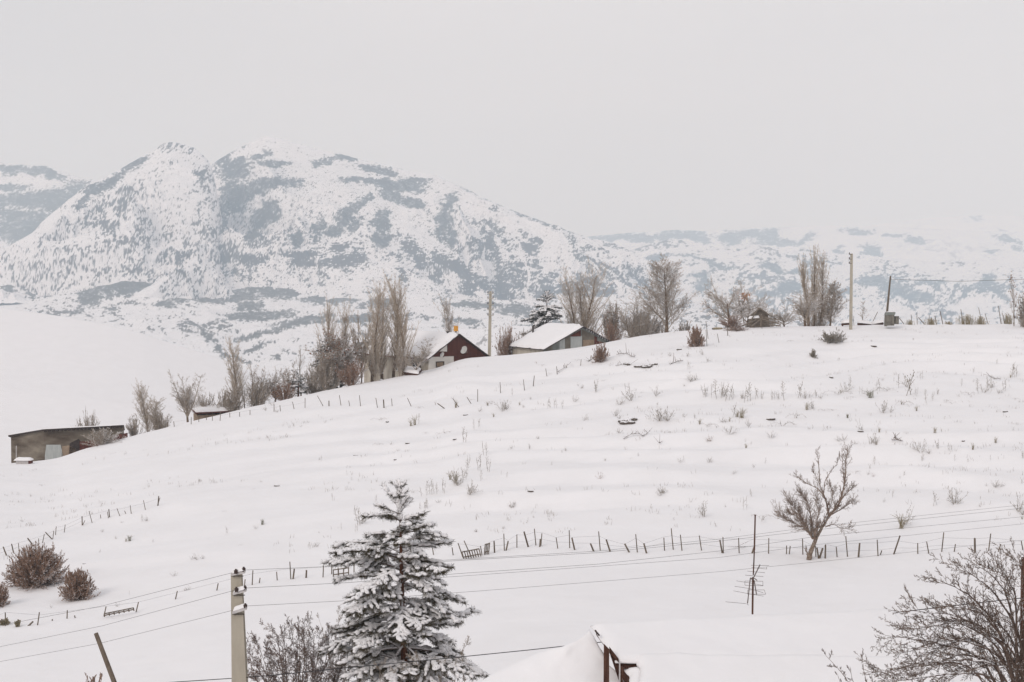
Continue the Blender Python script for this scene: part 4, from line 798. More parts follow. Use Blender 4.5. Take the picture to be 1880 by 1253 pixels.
crest_tree('bush', 735, 632, 56, 176.5, 47, 'shrub', 'suckers around the feet of the right poplars of the tall clump', cat='shrub', nst=16, r0=.018, ang=(2, 45), m=M_twig)
crest_tree('vase', 762, 622, 60, 175.5, 48, 'bare_tree', 'small spreading bare tree before the dark window of the house', r0=.07)
crest_tree('poplar', 828, 543, 30, 196, 49, 'poplar', 'faint thin poplar rising behind the house flue', group=PG, m=M_twig, r0=.1)
crest_tree('bush', 931, 600, 52, 193, 50, 'shrub', 'round reddish shrub right of the insulator-topped concrete pole', cat='shrub', nst=60, r0=.035, leaf=500, m=M_redtwig)
crest_tree('bush', 966, 608, 44, 197, 51, 'shrub', 'grey shrub behind the barn roof left of the fir', cat='shrub', nst=40, r0=.03)
crest_tree('poplar', 1068, 478, 56, 202, 52, 'poplar', 'broad dense poplar rising behind the barn ridge', group=PG, m=M_poplar, r0=.25)
crest_tree('poplar', 1078, 500, 40, 203, 53, 'poplar', 'second dense poplar fused to the right of the broad one behind the barn', group=PG, m=M_poplar, r0=.2)
crest_tree('poplar', 1056, 492, 34, 201, 152, 'poplar', 'left dense poplar fused to the broad one behind the barn', group=PG, m=M_poplar, r0=.18)
crest_tree('vase', 1158, 532, 96, 196, 54, 'bare_tree', 'spreading frosted tree between the barn and the oval-crowned tree', r0=.16)
crest_tree('bush', 1124, 556, 60, 198, 55, 'shrub', 'rust-leaved tall shrub just right of the barn gable', cat='shrub', nst=46, r0=.035, leaf=900, lsize=.10, m=M_twig, ang=(3, 45))
crest_tree('bush', 1178, 570, 80, 194, 56, 'shrub', 'grey-brown thicket left of the oval-crowned tree trunk', cat='shrub', nst=64, r0=.03)
crest_tree('bush', 1120, 590, 50, 193, 57, 'shrub', 'low reddish thicket against the barn gable', cat='shrub', nst=40, r0=.03, m=M_redtwig)
crest_tree('oval', 1224, 470, 92, 193, 58, 'bare_tree', 'tall bare tree with one straight trunk and an oval frosted crown', r0=.22)
crest_tree('bush', 1256, 588, 50, 200, 59, 'shrub', 'low dark thicket right of the oval-crowned tree', cat='shrub', nst=44, r0=.03, m=M_twig)
crest_tree('bush', 1215, 590, 50, 203, 60, 'shrub', 'low grey thicket behind the trunk of the oval-crowned tree', cat='shrub', nst=30, r0=.03)
crest_tree('apple', 1342, 514, 124, 193, 61, 'apple_tree', 'wide old apple tree left of the collapsed hut', r0=.2)
crest_tree('apple', 1368, 516, 128, 196, 62, 'apple_tree', 'wide old apple tree with a tuft of orange leaves behind the collapsed hut', r0=.2, leaf=0)
o_ = bpy.data.objects['apple_tree.001']; b = MB(); rr = np.random.RandomState(3); C0 = W(1366, 544, 195); A_ = np.zeros((30, 8)); A_[:, 3:6] = C0+rr.normal(0, .3, (30, 3)); leaves(A_, np.ones(30, bool), 4, 150, .12, b, .15)
lf = b.build('leaves', mat('orange_leaves', (.42, .20, .10), .9, col2=(.55, .30, .17), vscale=3), o_)
crest_tree('bush', 1345, 578, 56, 188, 63, 'shrub', 'reddish suckers at the foot of the left apple tree', cat='shrub', nst=40, r0=.025, m=M_redtwig)
crest_tree('apple', 1440, 552, 80, 192, 64, 'apple_tree', 'low apple tree with a bowed branch right of the collapsed hut', r0=.13)
crest_tree('vase', 1478, 526, 72, 189, 65, 'bare_tree', 'forked bare tree in front of the right-hand poplar', r0=.17)
for i, (px, yt, wp, lb) in enumerate([(1484, 468, 22, 'left stem-like poplar of the trio left of the tall concrete pole'), (1494, 452, 24, 'tallest poplar of the trio left of the tall concrete pole'), (1505, 462, 22, 'right poplar of the trio left of the tall concrete pole')]):
    crest_tree('poplar', px, yt, wp, 194+i*1.5, 66+i, 'poplar', lb, group=PG, m=M_poplar, r0=.15)
crest_tree('oval', 1524, 518, 48, 191, 70, 'bare_tree', 'greyish bare tree between the poplar trio and the concrete pole', r0=.12)
crest_tree('thin', 1583, 552, 20, 190, 71, 'sapling', 'thin sapling just right of the tall concrete pole', r0=.05)
crest_tree('thin', 1861, 505, 26, 186, 72, 'sapling', 'thin frosted sapling with brown tufts near the right edge of the crest', r0=.05, leaf=90, lsize=.12)
crest_tree('bush', 1880, 532, 34, 185, 73, 'shrub', 'dark-tufted shrub cut by the right edge on the crest', cat='shrub', nst=20, r0=.03, leaf=160, lsize=.16, lm=M_stone)
crest_tree('bush', 1412, 572, 50, 197, 74, 'shrub', 'grey thicket behind the collapsed hut', cat='shrub', nst=40, r0=.03)
crest_tree('bush', 1500, 570, 70, 197, 75, 'shrub', 'grey thicket at the feet of the poplar trio', cat='shrub', nst=44, r0=.03)
crest_tree('bush', 186, 786, 84, 155.5, 160, 'shrub', 'snow-flecked shrub growing against the right end of the byre wall', cat='shrub', nst=44, r0=.02, ang=(5, 85))
crest_tree('thin', 449, 664, 40, 173, 161, 'bare_tree', 'spindly bare tree immediately right of the lone tall poplar base', r0=.07)
crest_tree('vase', 484, 676, 52, 174, 162, 'bare_tree', 'fine-twigged bare tree between the lone poplar and the rust-tinged shrub', r0=.08)
crest_tree('bush', 412, 716, 44, 171, 163, 'shrub', 'fan-shaped shrub left of the lone tall poplar', cat='shrub', nst=26, r0=.02, ang=(5, 70))
crest_tree('vase', 536, 668, 48, 176, 164, 'bare_tree', 'bare tree directly behind the rust-tinged shrub', r0=.08, leaf=120)
crest_tree('thin', 590, 624, 40, 180, 165, 'bare_tree', 'slim bare tree squeezed against the left flank of the brown-leaved tree', r0=.08)
crest_tree('vase', 640, 640, 50, 177, 166, 'bare_tree', 'bare tree between the brown-leaved tree and the cream wall corner', r0=.08)
crest_tree('vase', 1195, 556, 56, 198, 167, 'bare_tree', 'fine bare tree tucked behind the left side of the oval-crowned tree', r0=.09)
crest_tree('vase', 958, 600, 44, 196, 168, 'bare_tree', 'small bare tree between the round reddish shrub and the fir', r0=.07)
# ------------------------------------------------------------------ bushes on the slope
def slope_bush(px, pb_, ytop, wpx, seed, label, nst=60, r0=.02, name='bush', lean=0, **k):
    g, D = hit(px, pb_); top = W(px, ytop, D)[2]
    return tree('bush', g-np.array((0, 0, .08)), wpx*D/2900, top-g[2]+.08, seed, name, label, 'bush', 'bushes on the snowy slope', nst=nst, r0=r0, **k)
slope_bush(69, 1074, 1004, 122, 81, 'biggest reddish brown bush, rounded, below the small left fence', 210, .018, m=M_redtwig, ang=(2, 85), spread=.2, tw=.008)
slope_bush(144, 1101, 1048, 74, 82, 'smaller rounded brown bush right of the biggest bush', 150, .016, m=M_redtwig, ang=(2, 85), spread=.2, tw=.007)
slope_bush(-4, 1114, 1073, 54, 83, 'brown bush cut off by the left edge of the picture', 100, .016, m=M_redtwig, ang=(2, 85), spread=.2, tw=.007)
slope_bush(1278, 637, 600, 38, 84, 'upright reddish bush on the brow left of the apple trees', 80, .025, m=M_redtwig, ang=(2, 92), tw=.010)
slope_bush(1104, 664, 630, 36, 85, 'reddish bush with a root snag right below the barn gable', 60, .025, m=M_redtwig, ang=(2, 92), tw=.010)
slope_bush(1530, 629, 606, 50, 86, 'low sprawling brown bush under the tall concrete pole', 80, .02, m=M_weed, ang=(40, 92), tw=.008)
slope_bush(1493, 657, 641, 16, 87, 'small brown tuft-like bush below the poplar trio', 36, .015, m=M_weed, ang=(0, 90), tw=.008)
slope_bush(1352, 607, 598, 50, 88, 'low reddish scrub on the brow under the apple trees', 40, .02, m=M_redtwig, tw=.009, ang=(0, 90))
slope_bush(171, 1290, 1237, 50, 89, 'reddish twigs poking up at the bottom edge beside the leaning pole', 20, .016, m=M_redtwig, tw=.007)
# ------------------------------------------------------------------ trees built from hand-placed limbs
def limb_tree(limbs, D, P, seed, name, label, cat, m, mtr, tw=.006, per=1., dep=.35, zbase=None, basepx=None, leaf=0):
    """limbs: [pts(px,py), r0, r1, child length m, child count]"""
    rng = random.Random(seed); out = []; trunk = []
    for pts, r0, r1, cl, nc in limbs:
        d0 = 0; dd_ = rng.uniform(-1, 1)*dep; n = len(pts); V = []
        q = [W(x, y, D+dd_*D*.02*(i/(n-1))*(1 if n > 1 else 0)) for i, (x, y) in enumerate(pts)]
        # resample
        for i in range(n-1):
            for t in np.linspace(0, 1, 6)[:-1]: V.append(q[i]*(1-t)+q[i+1]*t)
        V.append(q[-1]); V = np.array(V)
        for k in range(2):
            V[1:-1] = (V[:-2]+2*V[1:-1]+V[2:])/4
        V[1:-1] += np.array([[rng.gauss(0, .012*cl) for _ in range(3)] for _ in range(len(V)-2)])
        nn = len(V)
        for i in range(nn-1):
            ra = r0+(r1-r0)*i/(nn-1); rb = r0+(r1-r0)*(i+1)/(nn-1); (trunk if r0 > .09 else out).append((0, *V[i], *V[i+1], ra, rb))
            m_ = nc/(nn-1)*(.4+1.2*i/(nn-1)); k = int(m_)+(rng.random() < m_-int(m_))
            d = V[i+1]-V[i]; d = norm3(*d)
            for _ in range(k):
                grow(rng, tuple(V[i+1]), tilt(rng, d, radians(rng.uniform(18, 50))), cl*rng.uniform(.45, 1.1), max(rb*.45, tw*1.3), 1, P, out)
    base = W(*basepx, D) if basepx else np.array(trunk[0][1:4] if trunk else out[0][1:4])
    E = empty(name, base, label, cat)
    if trunk and len(trunk) > 0:
        A = np.array([o[1:] for o in trunk]); b = MB(); b.tubes(A, 9); b.build('trunk', mtr, E, smooth=True)
    A = np.array([o[1:] for o in out]); A[:, 6:8] = np.maximum(A[:, 6:8], tw); big = A[:, 6] > tw*2.2
    b = MB(); b.tubes(A[big], 6); b.build('branches', mtr if not trunk else m, E)
    b = MB(); b.tubes(A[~big], 3); b.build('twigs', m, E)
    return E
g, Dw = hit(1490, 1030)
PW = [None, (6, 7, .1, 34, .5, .09, .07, .6, .4), (4, 4, .15, 34, .5, .12, .05, .7, .5), (3, 0, 1, 0, 0, .12, .03, 1, .5)]
PWs = [None, (7, 3, .3, 22, .4, .05, .05, .6, .3), (4, 2, .3, 25, .5, .08, .04, .7, .5), (3, 0, 1, 0, 0, .1, .03, 1, .5)]
limbs = [([(1484, 1034), (1489, 1012), (1500, 985), (1511, 966), (1522, 948)], .15, .10, .9, 4),
         ([(1522, 948), (1538, 930), (1546, 912), (1550, 890), (1553, 872), (1552, 845), (1557, 828)], .072, .008, .7, 22), ([(1550, 890), (1548, 860), (1545, 832)], .03, .006, .5, 4),
         ([(1522, 948), (1519, 930), (1514, 912), (1505, 890), (1492, 864)], .062, .008, .6, 14), ([(1514, 912), (1500, 896), (1480, 888), (1463, 873)], .035, .007, .6, 10), ([(1505, 885), (1503, 850), (1500, 828)], .03, .006, .45, 6), ([(1512, 905), (1515, 880), (1538, 850), (1540, 838)], .025, .006, .5, 6),
         ([(1530, 940), (1535, 925), (1556, 905), (1565, 895)], .05, .01, .7, 12), ([(1515, 968), (1530, 962), (1545, 972), (1562, 971)], .03, .006, .7, 10), ([(1527, 945), (1545, 935), (1560, 925), (1569, 922)], .035, .006, .75, 16),
         ([(1497, 995), (1488, 978), (1475, 968), (1450, 957), (1432, 945)], .05, .008, 1.0, 30), ([(1492, 990), (1482, 970), (1470, 945), (1452, 925)], .05, .008, 1.0, 34), ([(1497, 985), (1490, 960), (1486, 930), (1472, 908)], .05, .008, .9, 30), ([(1500, 980), (1500, 955), (1505, 935), (1500, 915)], .04, .008, .8, 20), ([(1505, 970), (1520, 940), (1530, 915), (1525, 890)], .04, .008, .8, 16), ([(1495, 990), (1497, 975), (1502, 962)], .08, .05, .5, 10), ([(1487, 982), (1465, 950), (1450, 942)], .03, .008, .8, 16)]
limbs = [(p, a, b*.4, c*.78, int(n*2.0)) for p, a, b, c, n in limbs]
limb_tree(limbs, Dw, PW, 5, 'pollard_willow', 'leaning bare willow on a thick split trunk beside the lower fence', 'tree', mat('willow_twigs', (.17, .115, .085), .9, col2=(.29, .22, .175), vscale=3, snow=.8, snowlo=.65), mat('willow_bark', (.13, .085, .06), .9, col2=(.30, .24, .19), vscale=9, snow=1, snowlo=.62, bump=.01), tw=.0042, dep=.9)
# big bare bush at the bottom right corner: long arching stems
PB = [None, (8, 6, .15, 34, .45, .10, .035, .55, .3), (5, 4, .2, 36, .5, .13, .03, .7, .5), (3, 2, .3, 34, .5, .14, .01, .8, .5), (2, 0, 1, 0, 0, .1, 0, 1, .5)]
limbs = []
for tip, mid, r in [((1612, 1165), (1720, 1180), .03), ((1600, 1240), (1700, 1215), .028), ((1660, 1120), (1760, 1130), .03), ((1700, 1040), (1780, 1090), .03), ((1720, 1095), (1800, 1120), .03), ((1755, 1020), (1820, 1080), .03), ((1800, 1022), (1845, 1080), .03), ((1838, 1025), (1865, 1090), .028), ((1870, 1010), (1885, 1090), .028), ((1640, 1205), (1740, 1170), .03),
                    ((1655, 1160), (1760, 1140), .028), ((1680, 1240), (1760, 1200), .028), ((1700, 1140), (1790, 1140), .028), ((1740, 1180), (1810, 1160), .026), ((1625, 1255), (1720, 1240), .026), ((1910, 1030), (1905, 1110), .03), ((1945, 1060), (1925, 1130), .03), ((1780, 1120), (1830, 1140), .026), ((1740, 1245), (1810, 1220), .026), ((1690, 1200), (1780, 1170), .026), ((1970, 1120), (1940, 1160), .03), ((1650, 1230), (1760, 1210), .026)]:
    bx = 1885+random.Random(tip[0]).uniform(-30, 40); m2 = ((mid[0]*.45+bx*.55), mid[1]*.5+1260*.5-18)
    tip = (tip[0]+(mid[0]-tip[0])*.14, tip[1]+(mid[1]-tip[1])*.14+(14 if tip[1] < 1110 else 0)); limbs.append(([(bx, 1330), m2, mid, tip], r*1.05, .004, .5, 22))
limb_tree(limbs, 27, PB, 15, 'bare_bush', 'large bare bush with long arching snowy stems in the bottom right corner', 'bush', mat('dark_bush_twigs', (.12, .082, .063), .9, col2=(.21, .155, .12), vscale=6, snow=.95, snowlo=.6), mat('dark_bush_bark', (.07, .045, .035), .9, col2=(.14, .10, .08), vscale=8, snow=1, snowlo=.42), tw=.0022, basepx=(1885, 1330))
limbs = [([(1600, 1330), (1570, 1270), (1545, 1235), (1517, 1205)], .011, .003, .2, 5), ([(1600, 1330), (1598, 1270), (1587, 1240), (1583, 1208)], .010, .003, .2, 5), ([(1600, 1330), (1580, 1280), (1565, 1250), (1561, 1225)], .010, .003, .2, 5), ([(1610, 1330), (1610, 1290), (1605, 1262), (1600, 1240)], .010, .003, .2, 5), ([(1590, 1330), (1560, 1290), (1545, 1262), (1538, 1240)], .010, .003, .2, 5), ([(1620, 1330), (1632, 1280), (1640, 1250), (1636, 1228)], .010, .003, .2, 5)]
limb_tree(limbs, 26.5, PB, 25, 'bare_shrub', 'small bare shrub at the bottom edge left of the large arching bush', 'shrub', M_dark, M_dark, tw=.003, basepx=(1600, 1330))
# undergrowth on both sides of the pine
PU = [None, (7, 8, .1, 38, .5, .10, .05, .55, .3), (4, 6, .15, 38, .55, .13, .03, .7, .5), (3, 2, .3, 36, .5, .14, .01, .8, .5), (2, 0, 1, 0, 0, .1, 0, 1, .5)]
limbs = []
rng = random.Random(77)
for tip in [(458, 1200), (472, 1180), (490, 1190), (505, 1160), (520, 1172), (535, 1155), (548, 1150), (558, 1144), (575, 1165), (590, 1180), (605, 1170), (620, 1190), (640, 1185), (655, 1200), (480, 1225), (510, 1215), (540, 1200), (570, 1205), (600, 1215), (460, 1245), (630, 1225), (560, 1190), (525, 1235), (500, 1240), (585, 1235), (615, 1240), (550, 1225), (640, 1160)]:
    bx = 560+(tip[0]-560)*.45+rng.uniform(-14, 14); limbs.append(([(bx, 1350), (bx*.7+tip[0]*.3, 1290), (bx*.3+tip[0]*.7+rng.uniform(-6, 6), tip[1]*.5+1260*.5), tip], .022, .005, .55, 12))
limb_tree(limbs, 43, PU, 35, 'bare_shrub', 'tangled frosted brown shrub between the near concrete pole and the pine', 'shrub', mat('brown_shrub_twigs', (.13, .085, .07), .9, col2=(.23, .17, .14), vscale=6, snow=.95, snowlo=.5), M_dark, tw=.0033, basepx=(560, 1350), dep=.8)
limbs = [([(740+i*26, 1350), (745+i*24, 1300), (t[0]-4, t[1]+45), t], .015, .004, .4, 6) for i, t in enumerate([(700, 1215), (735, 1225), (770, 1215), (812, 1225), (838, 1205), (852, 1190)])]
limb_tree(limbs, 41, PU, 36, 'bare_shrub', 'pale bare sprouts under the right side of the pine', 'shrub', M_twig, M_twig, tw=.004, basepx=(780, 1350), dep=.5)
limbs = [([(640, 1330), (632, 1280), (628, 1220), (622, 1150), (621, 1125)], .012, .0035, .3, 9), ([(650, 1330), (636, 1250), (628, 1190), (600, 1148)], .010, .0035, .3, 7), ([(660, 1330), (655, 1240), (650, 1180), (642, 1140)], .010, .0035, .3, 7), ([(632, 1330), (615, 1240), (605, 1200), (585, 1135)], .010, .0035, .3, 8)]
limb_tree(limbs, 45, PU, 37, 'sapling', 'thin pale saplings between the tangled shrub and the pine', 'sapling', M_twig, M_twig, tw=.0035, basepx=(640, 1330), dep=.5)
# ------------------------------------------------------------------ conifers
_ico = None
def icoshape():
    global _ico
    if _ico is None:
        import bmesh
        bm = bmesh.new(); bmesh.ops.create_icosphere(bm, subdivisions=2, radius=1)
        bm.verts.ensure_lookup_table(); V = np.array([v.co[:] for v in bm.verts]); Fq = np.array([[v.index for v in f.verts] for f in bm.faces]); bm.free(); _ico = (V, Fq)
    return _ico
def conifer(base, top, prof, D, seed, name, label, whorl=.42, nb=6, needle=.085, nper=26, clump=.13, snow=.8, mneed=None, axis=None, tr=.10, subs=True, nw=.007, droop=.35, sc=(.095, .055, .04), lowz=None, skipz=None):
    """prof: list of (dist below top, reach left, reach right) in metres"""
    r = random.Random(seed); rs = np.random.RandomState(seed); base = np.array(base); top = np.array(top); H_ = top[2]-base[2]
    E = empty(name, base, label, 'tree')
    br = []; cl = []  # branches, clumps (pos, dir)
    pd = [p[0] for p in prof]
    trunkpts = [base*(1-t)+top*t+np.array((.03*sin(t*7)*H_/9, 0, 0))*(1-t) for t in np.linspace(0, 1, 16)]
    def tp(z): # point on the trunk at height z
        t = (z-base[2])/H_; f = t*15; i = min(14, max(0, int(f))); return trunkpts[i]*(1-(f-i))+trunkpts[i+1]*(f-i)
    z = top[2]-.12; k = 0
    while z > (lowz if lowz is not None else base[2]+.6):
        dz = top[2]-z; top_ = dz < 1.25*H_/9.5; n = nb if not top_ else 4; a0 = r.random()*6.28
        for i in range(n):
            az = a0+i*2*pi/n+r.uniform(-.25, .25); c_ = cos(az)
            reach = np.interp(dz, pd, [p[2] if c_ > 0 else p[1] for p in prof]); reach2 = np.interp(dz, pd, [(p[1]+p[2])/2 for p in prof])
            L = (abs(c_)*reach+(1-abs(c_))*reach2)*(r.uniform(.5, 1.12) if r.random() < .6 else r.uniform(.85, 1.1))
            if L < .05: continue
            el = radians(r.uniform(15, 50)) if dz < 1.2*H_/9 else radians(r.uniform(-18, 30)); d = [cos(az)*cos(el), sin(az)*cos(el), sin(el)]
            p = tp(z+r.uniform(-.08, .08)); ns = max(3, int(L/.16)); seg = L/ns; rad = .008+.014*L
            for j in range(ns):
                t = j/ns; dzz = -droop*.26*(1 if dz > .8 else .1)*r.uniform(.4, 1.6); d = list(norm3(d[0]+r.gauss(0, .05), d[1]+r.gauss(0, .05), d[2]+dzz*seg/.16*.5+(.06 if t > .7 else 0)))
                q = p+np.array(d)*seg; ra = rad*(1-t)+.004; br.append((*p, *q, ra, rad*(1-t-1/ns)+.004))
                if t > (.12 if dz < 1.2 else .28): cl.append((*q, *d, dz))
                if subs and t >= .2 and L > .35 and not (top_ and r.random() < .75):
                    for sgn in (-1, 1):
                        if r.random() < .25: continue
                        sl = L*.42*(1-t*.75)*r.uniform(.5, 1.15); an = radians(r.uniform(35, 60))*sgn; e_ = list(norm3(d[0]*cos(an)-d[1]*sin(an), d[0]*sin(an)+d[1]*cos(an), d[2]*.6+r.uniform(-.15, .1))); pp = q; mseg = max(1, int(sl/clump))
                        for u in range(mseg):
                            e_ = list(norm3(e_[0], e_[1], e_[2]-droop*.12+r.gauss(0, .06))); qq = pp+np.array(e_)*clump; br.append((*pp, *qq, .006, .004)); cl.append((*qq, *e_, dz)); pp = qq
                            if u < mseg-1 and r.random() < .5:
                                a3 = radians(r.uniform(-55, 55)); f_ = norm3(e_[0]*cos(a3)-e_[1]*sin(a3), e_[0]*sin(a3)+e_[1]*cos(a3), e_[2]-.1); q3 = pp+np.array(f_)*clump*.8; br.append((*pp, *q3, .005, .003)); cl.append((*q3, *f_, dz))
                p = q
        z -= whorl*r.uniform(.7, 1.2)*(.95 if top_ else 1); k += 1
    cl.append((*top, 0, 0, 1, 0))
    for i in range(14 if subs else 0): cl.append((*tp(top[2]-i*.085*H_/9.5), r.gauss(0, .3), r.gauss(0, .3), .9, 0))
    b = MB(); A = np.array([(*p, *q, tr*(1-i/15)+.012, tr*(1-(i+1)/15)+.012) for i, (p, q) in enumerate(zip(trunkpts[:-1], trunkpts[1:]))]); b.tubes(A, 8); b.build('trunk', M_barkred, E, smooth=True)
    b = MB(); b.tubes(br, 4); b.build('branches', M_dark, E)
    C_ = np.array(cl); n = len(C_)
    P = np.repeat(C_[:, :3], nper, 0); dr = np.repeat(C_[:, 3:6], nper, 0); m = len(P)
    back = rs.uniform(-.9, .35, (m, 1))*clump; u = rs.normal(0, 1, (m, 3)); u /= np.linalg.norm(u, axis=1, keepdims=True); nd = dr*rs.uniform(.5, 1.0, (m, 1))+u*.75; nd /= np.linalg.norm(nd, axis=1, keepdims=True)
    b0 = P+dr*back; tip = b0+nd*needle*rs.uniform(.7, 1.2, (m, 1)); sd_ = np.cross(nd, u); sd_ /= np.linalg.norm(sd_, axis=1, keepdims=True)+1e-9
    V = np.stack([b0-sd_*nw/2, b0+sd_*nw/2, tip+sd_*nw*.3, tip-sd_*nw*.3], 1).reshape(-1, 3)
    b = MB(); b.add(V, np.arange(4*m).reshape(-1, 4)); b.build('needles', mneed or M_needle, E)
    # snow lying on the sprays
    iV, iF = icoshape(); pick = rs.rand(n) < snow; Cs = C_[pick]; ns = len(Cs)
    dr = Cs[:, 3:6]; hx = np.stack([dr[:, 0], dr[:, 1], dr[:, 2]*.8], 1); hx /= np.linalg.norm(hx, axis=1, keepdims=True)+1e-9
    up = np.tile(np.array([[0, 0, 1.]]), (ns, 1)); sx = np.cross(up, hx); sx /= np.linalg.norm(sx, axis=1, keepdims=True)+1e-9; uz = np.cross(hx, sx)
    s = rs.uniform(.55, 1.3, (ns, 3))*np.array(sc); bump = 1+.22*rs.normal(0, 1, (ns, len(iV)))*.6
    V = Cs[:, None, :3]-dr[:, None]*clump*.3+np.array((0, 0, sc[2]*.95))+(hx[:, None]*(iV[None, :, :1]*s[:, None, :1])+sx[:, None]*(iV[None, :, 1:2]*s[:, None, 1:2])+uz[:, None]*(iV[None, :, 2:]*s[:, None, 2:]))*bump[:, :, None]
    b = MB(); b.add(V.reshape(-1, 3), (iF[None]+np.arange(ns)[:, None, None]*len(iV)).reshape(-1, 3)); b.build('snow', M_snowfine, E, smooth=True)
    return E
D = 42.; mpp = D/2900
tb = W(747, 1400, D); tt = W(733, 889, D)
pr = [(0, .14, .14), (.35, .34, .3), (.6, .62, .45), (.9, .8, .55), (1.35, .85, .85), (1.7, 1.3, 1.1), (2.0, 1.95, 1.4), (2.5, 2.05, 1.95), (2.9, 1.8, 1.9), (3.3, 1.3, 1.8), (3.7, 1.6, 2.1), (4.2, 2.15, 2.4), (4.6, 2.15, 2.5), (5.2, 1.3, 1.6), (6, 1.2, 1.3), (7.5, 1.0, 1.0)]
conifer(tb, tt, pr, D, 101, 'pine_tree', 'tall snow-laden pine in the foreground centre, red trunk showing through', whorl=.33, nb=8, lowz=tt[2]-6.4, tr=.13, nper=42, needle=.12, nw=.0085, snow=.86, sc=(.112, .064, .044), clump=.145, droop=.42)
g = gpt(1003, 198); tt = W(1004, 538, 198); hgt = tt[2]-g[2]
conifer(g, tt, [(0, .2, .2), (1, .9, 1.1), (2, 2.0, 1.8), (3.2, 2.9, 1.8), (4.4, 2.2, 1.6), (5.6, 3.0, 1.6), (9, 2.8, 2)], 198, 102, 'fir_tree', 'ragged snow-laden fir rising behind the left end of the barn roof', whorl=.55, nb=7, needle=.28, nper=16, clump=.34, nw=.04, sc=(.24, .13, .09), snow=.75, mneed=M_needlefar, tr=.18)
g = gpt(547, 174); tt = W(548, 690, 174)
conifer(g, tt, [(0, .1, .1), (1, .6, .6), (2.5, 1.5, 1.5), (4, 1.9, 1.9), (6, 2, 2)], 174, 103, 'spruce_tree', 'little snow-covered spruce in the thicket left of the brown-leaved tree', whorl=.5, nb=6, needle=.25, nper=14, clump=.3, nw=.04, sc=(.22, .14, .08), snow=.85, mneed=M_needlefar, tr=.12)
g = gpt(600, 179); tt = W(600, 618, 179)
conifer(g, tt, [(0, .2, .2), (2, 1.3, 1.3), (4, 2.2, 2), (7, 2.6, 2.2)], 179, 104, 'spruce_tree', 'dark spruce mingled with the brown-leaved tree below the poplar pair', whorl=.6, nb=6, needle=.25, nper=14, clump=.36, nw=.04, sc=(.2, .12, .07), snow=.45, mneed=M_needlefar, tr=.15)
# ------------------------------------------------------------------ weeds, tufts, clods on the slope
def weed_mesh(kind, seed):
    r = random.Random(seed); b = MB(); S_ = []
    if kind == 's':      # upright stalks with whorled seed heads
        for k in range(r.choice([1, 2, 2, 3])):
            x, y = r.gauss(0, .12), r.gauss(0, .12); h = 1 if k == 0 else r.uniform(.5, .95); lx, ly = r.gauss(0, .1), r.gauss(0, .1); z = -.1; p = (x, y, z)
            for i in range(7):
                q = (p[0]+lx*h/7+r.gauss(0, .012), p[1]+ly*h/7, z+(h+.1)/7*(i+1)+.1*0); S_.append((*p, *q, .013, .010))
                if i >= 1:
                    for _ in range(r.choice([1, 2, 3])):
                        a = r.random()*6.28; l = r.uniform(.06, .2)*(1.2-i*.1); t = (q[0]+cos(a)*l, q[1]+sin(a)*l, q[2]+l*r.uniform(.3, 1.2)); S_.append((*q, *t, .008, .008)); S_.append((*t, t[0]+.012, t[1], t[2]+.04, .017, .011))
                p = q
    elif kind == 'b':    # twiggy little shrub
        S_ = [o[1:] for o in bush_segs(r, r.choice([6, 8, 10]), .1, (5, 60), [(4, 4, .2, 32, .45, .1, .03, .6, .4), (3, 2, .3, 34, .5, .12, .02, .7, .5), (1, 0, 1, 0, 0, .1, 0, 1, .5)])]
        S_ = [(*s[:6], max(s[6]*.45, .006), max(s[7]*.45, .005)) for s in S_]
    elif kind in 'gG':   # tuft of stiff grass or leaves
        for k in range(26):
            a = r.random()*6.28; t = r.uniform(.05, .75); h = r.uniform(.5, 1.05); x, y = r.gauss(0, .1), r.gauss(0, .1)
            m_ = (x+cos(a)*t*.35*h, y+sin(a)*t*.35*h, h*.6); e_ = (x+cos(a)*t*h, y+sin(a)*t*h, h*(1-.25*t)); w_ = .016 if kind == 'G' else .010
            S_.append((x, y, -.1, *m_, w_, w_)); S_.append((*m_, *e_, w_, .006))
    elif kind == 't':    # bent, lying stems
        for k in range(5):
            a = r.random()*6.28; p = (r.gauss(0, .1), r.gauss(0, .1), -.05); d = [cos(a)*.5, sin(a)*.5, 1.]
            for i in range(5):
                d[2] -= .42; d = list(norm3(*d)); q = (p[0]+d[0]*.28, p[1]+d[1]*.28, max(0.02, p[2]+d[2]*.28)); S_.append((*p, *q, .014, .011)); p = q
                if r.random() < .6: S_.append((*q, q[0]+r.gauss(0, .1), q[1]+r.gauss(0, .1), q[2]+.12, .008, .006))
    if kind == 'c':
        iV, iF = icoshape(); V = iV*(1+.25*fbm(iV[:, 0]*2+seed, iV[:, 1]*2+iV[:, 2]*1.3, 3, 1))[:, None]*np.array((.8, .5, .42)); b.add(V+np.array((0, 0, .1)), iF)
    else: b.tubes(S_, 4)
    return b
WM = {'s': (M_weed, 'dry_weed'), 'b': (M_weed, 'dry_weed'), 'g': (M_grass, 'grass_tuft'), 'G': (M_green, 'grass_tuft'), 't': (M_weed, 'dry_weed'), 'c': (M_stone, 'stone'), 'r': (M_redtwig, 'dry_weed'), 'd': (M_dark, 'dry_weed')}
PROT = {}
for kd in 'sbgGtcrd':
    for j in range(4 if kd in 'sb' else 2):
        src = {'r': 'b', 'd': 's'}.get(kd, kd); o = weed_mesh(src, 300+ord(kd)*7+j).build(WM[kd][1], WM[kd][0], origin=(0, 0, 0), smooth=kd == 'c'); PROT[kd, j] = o
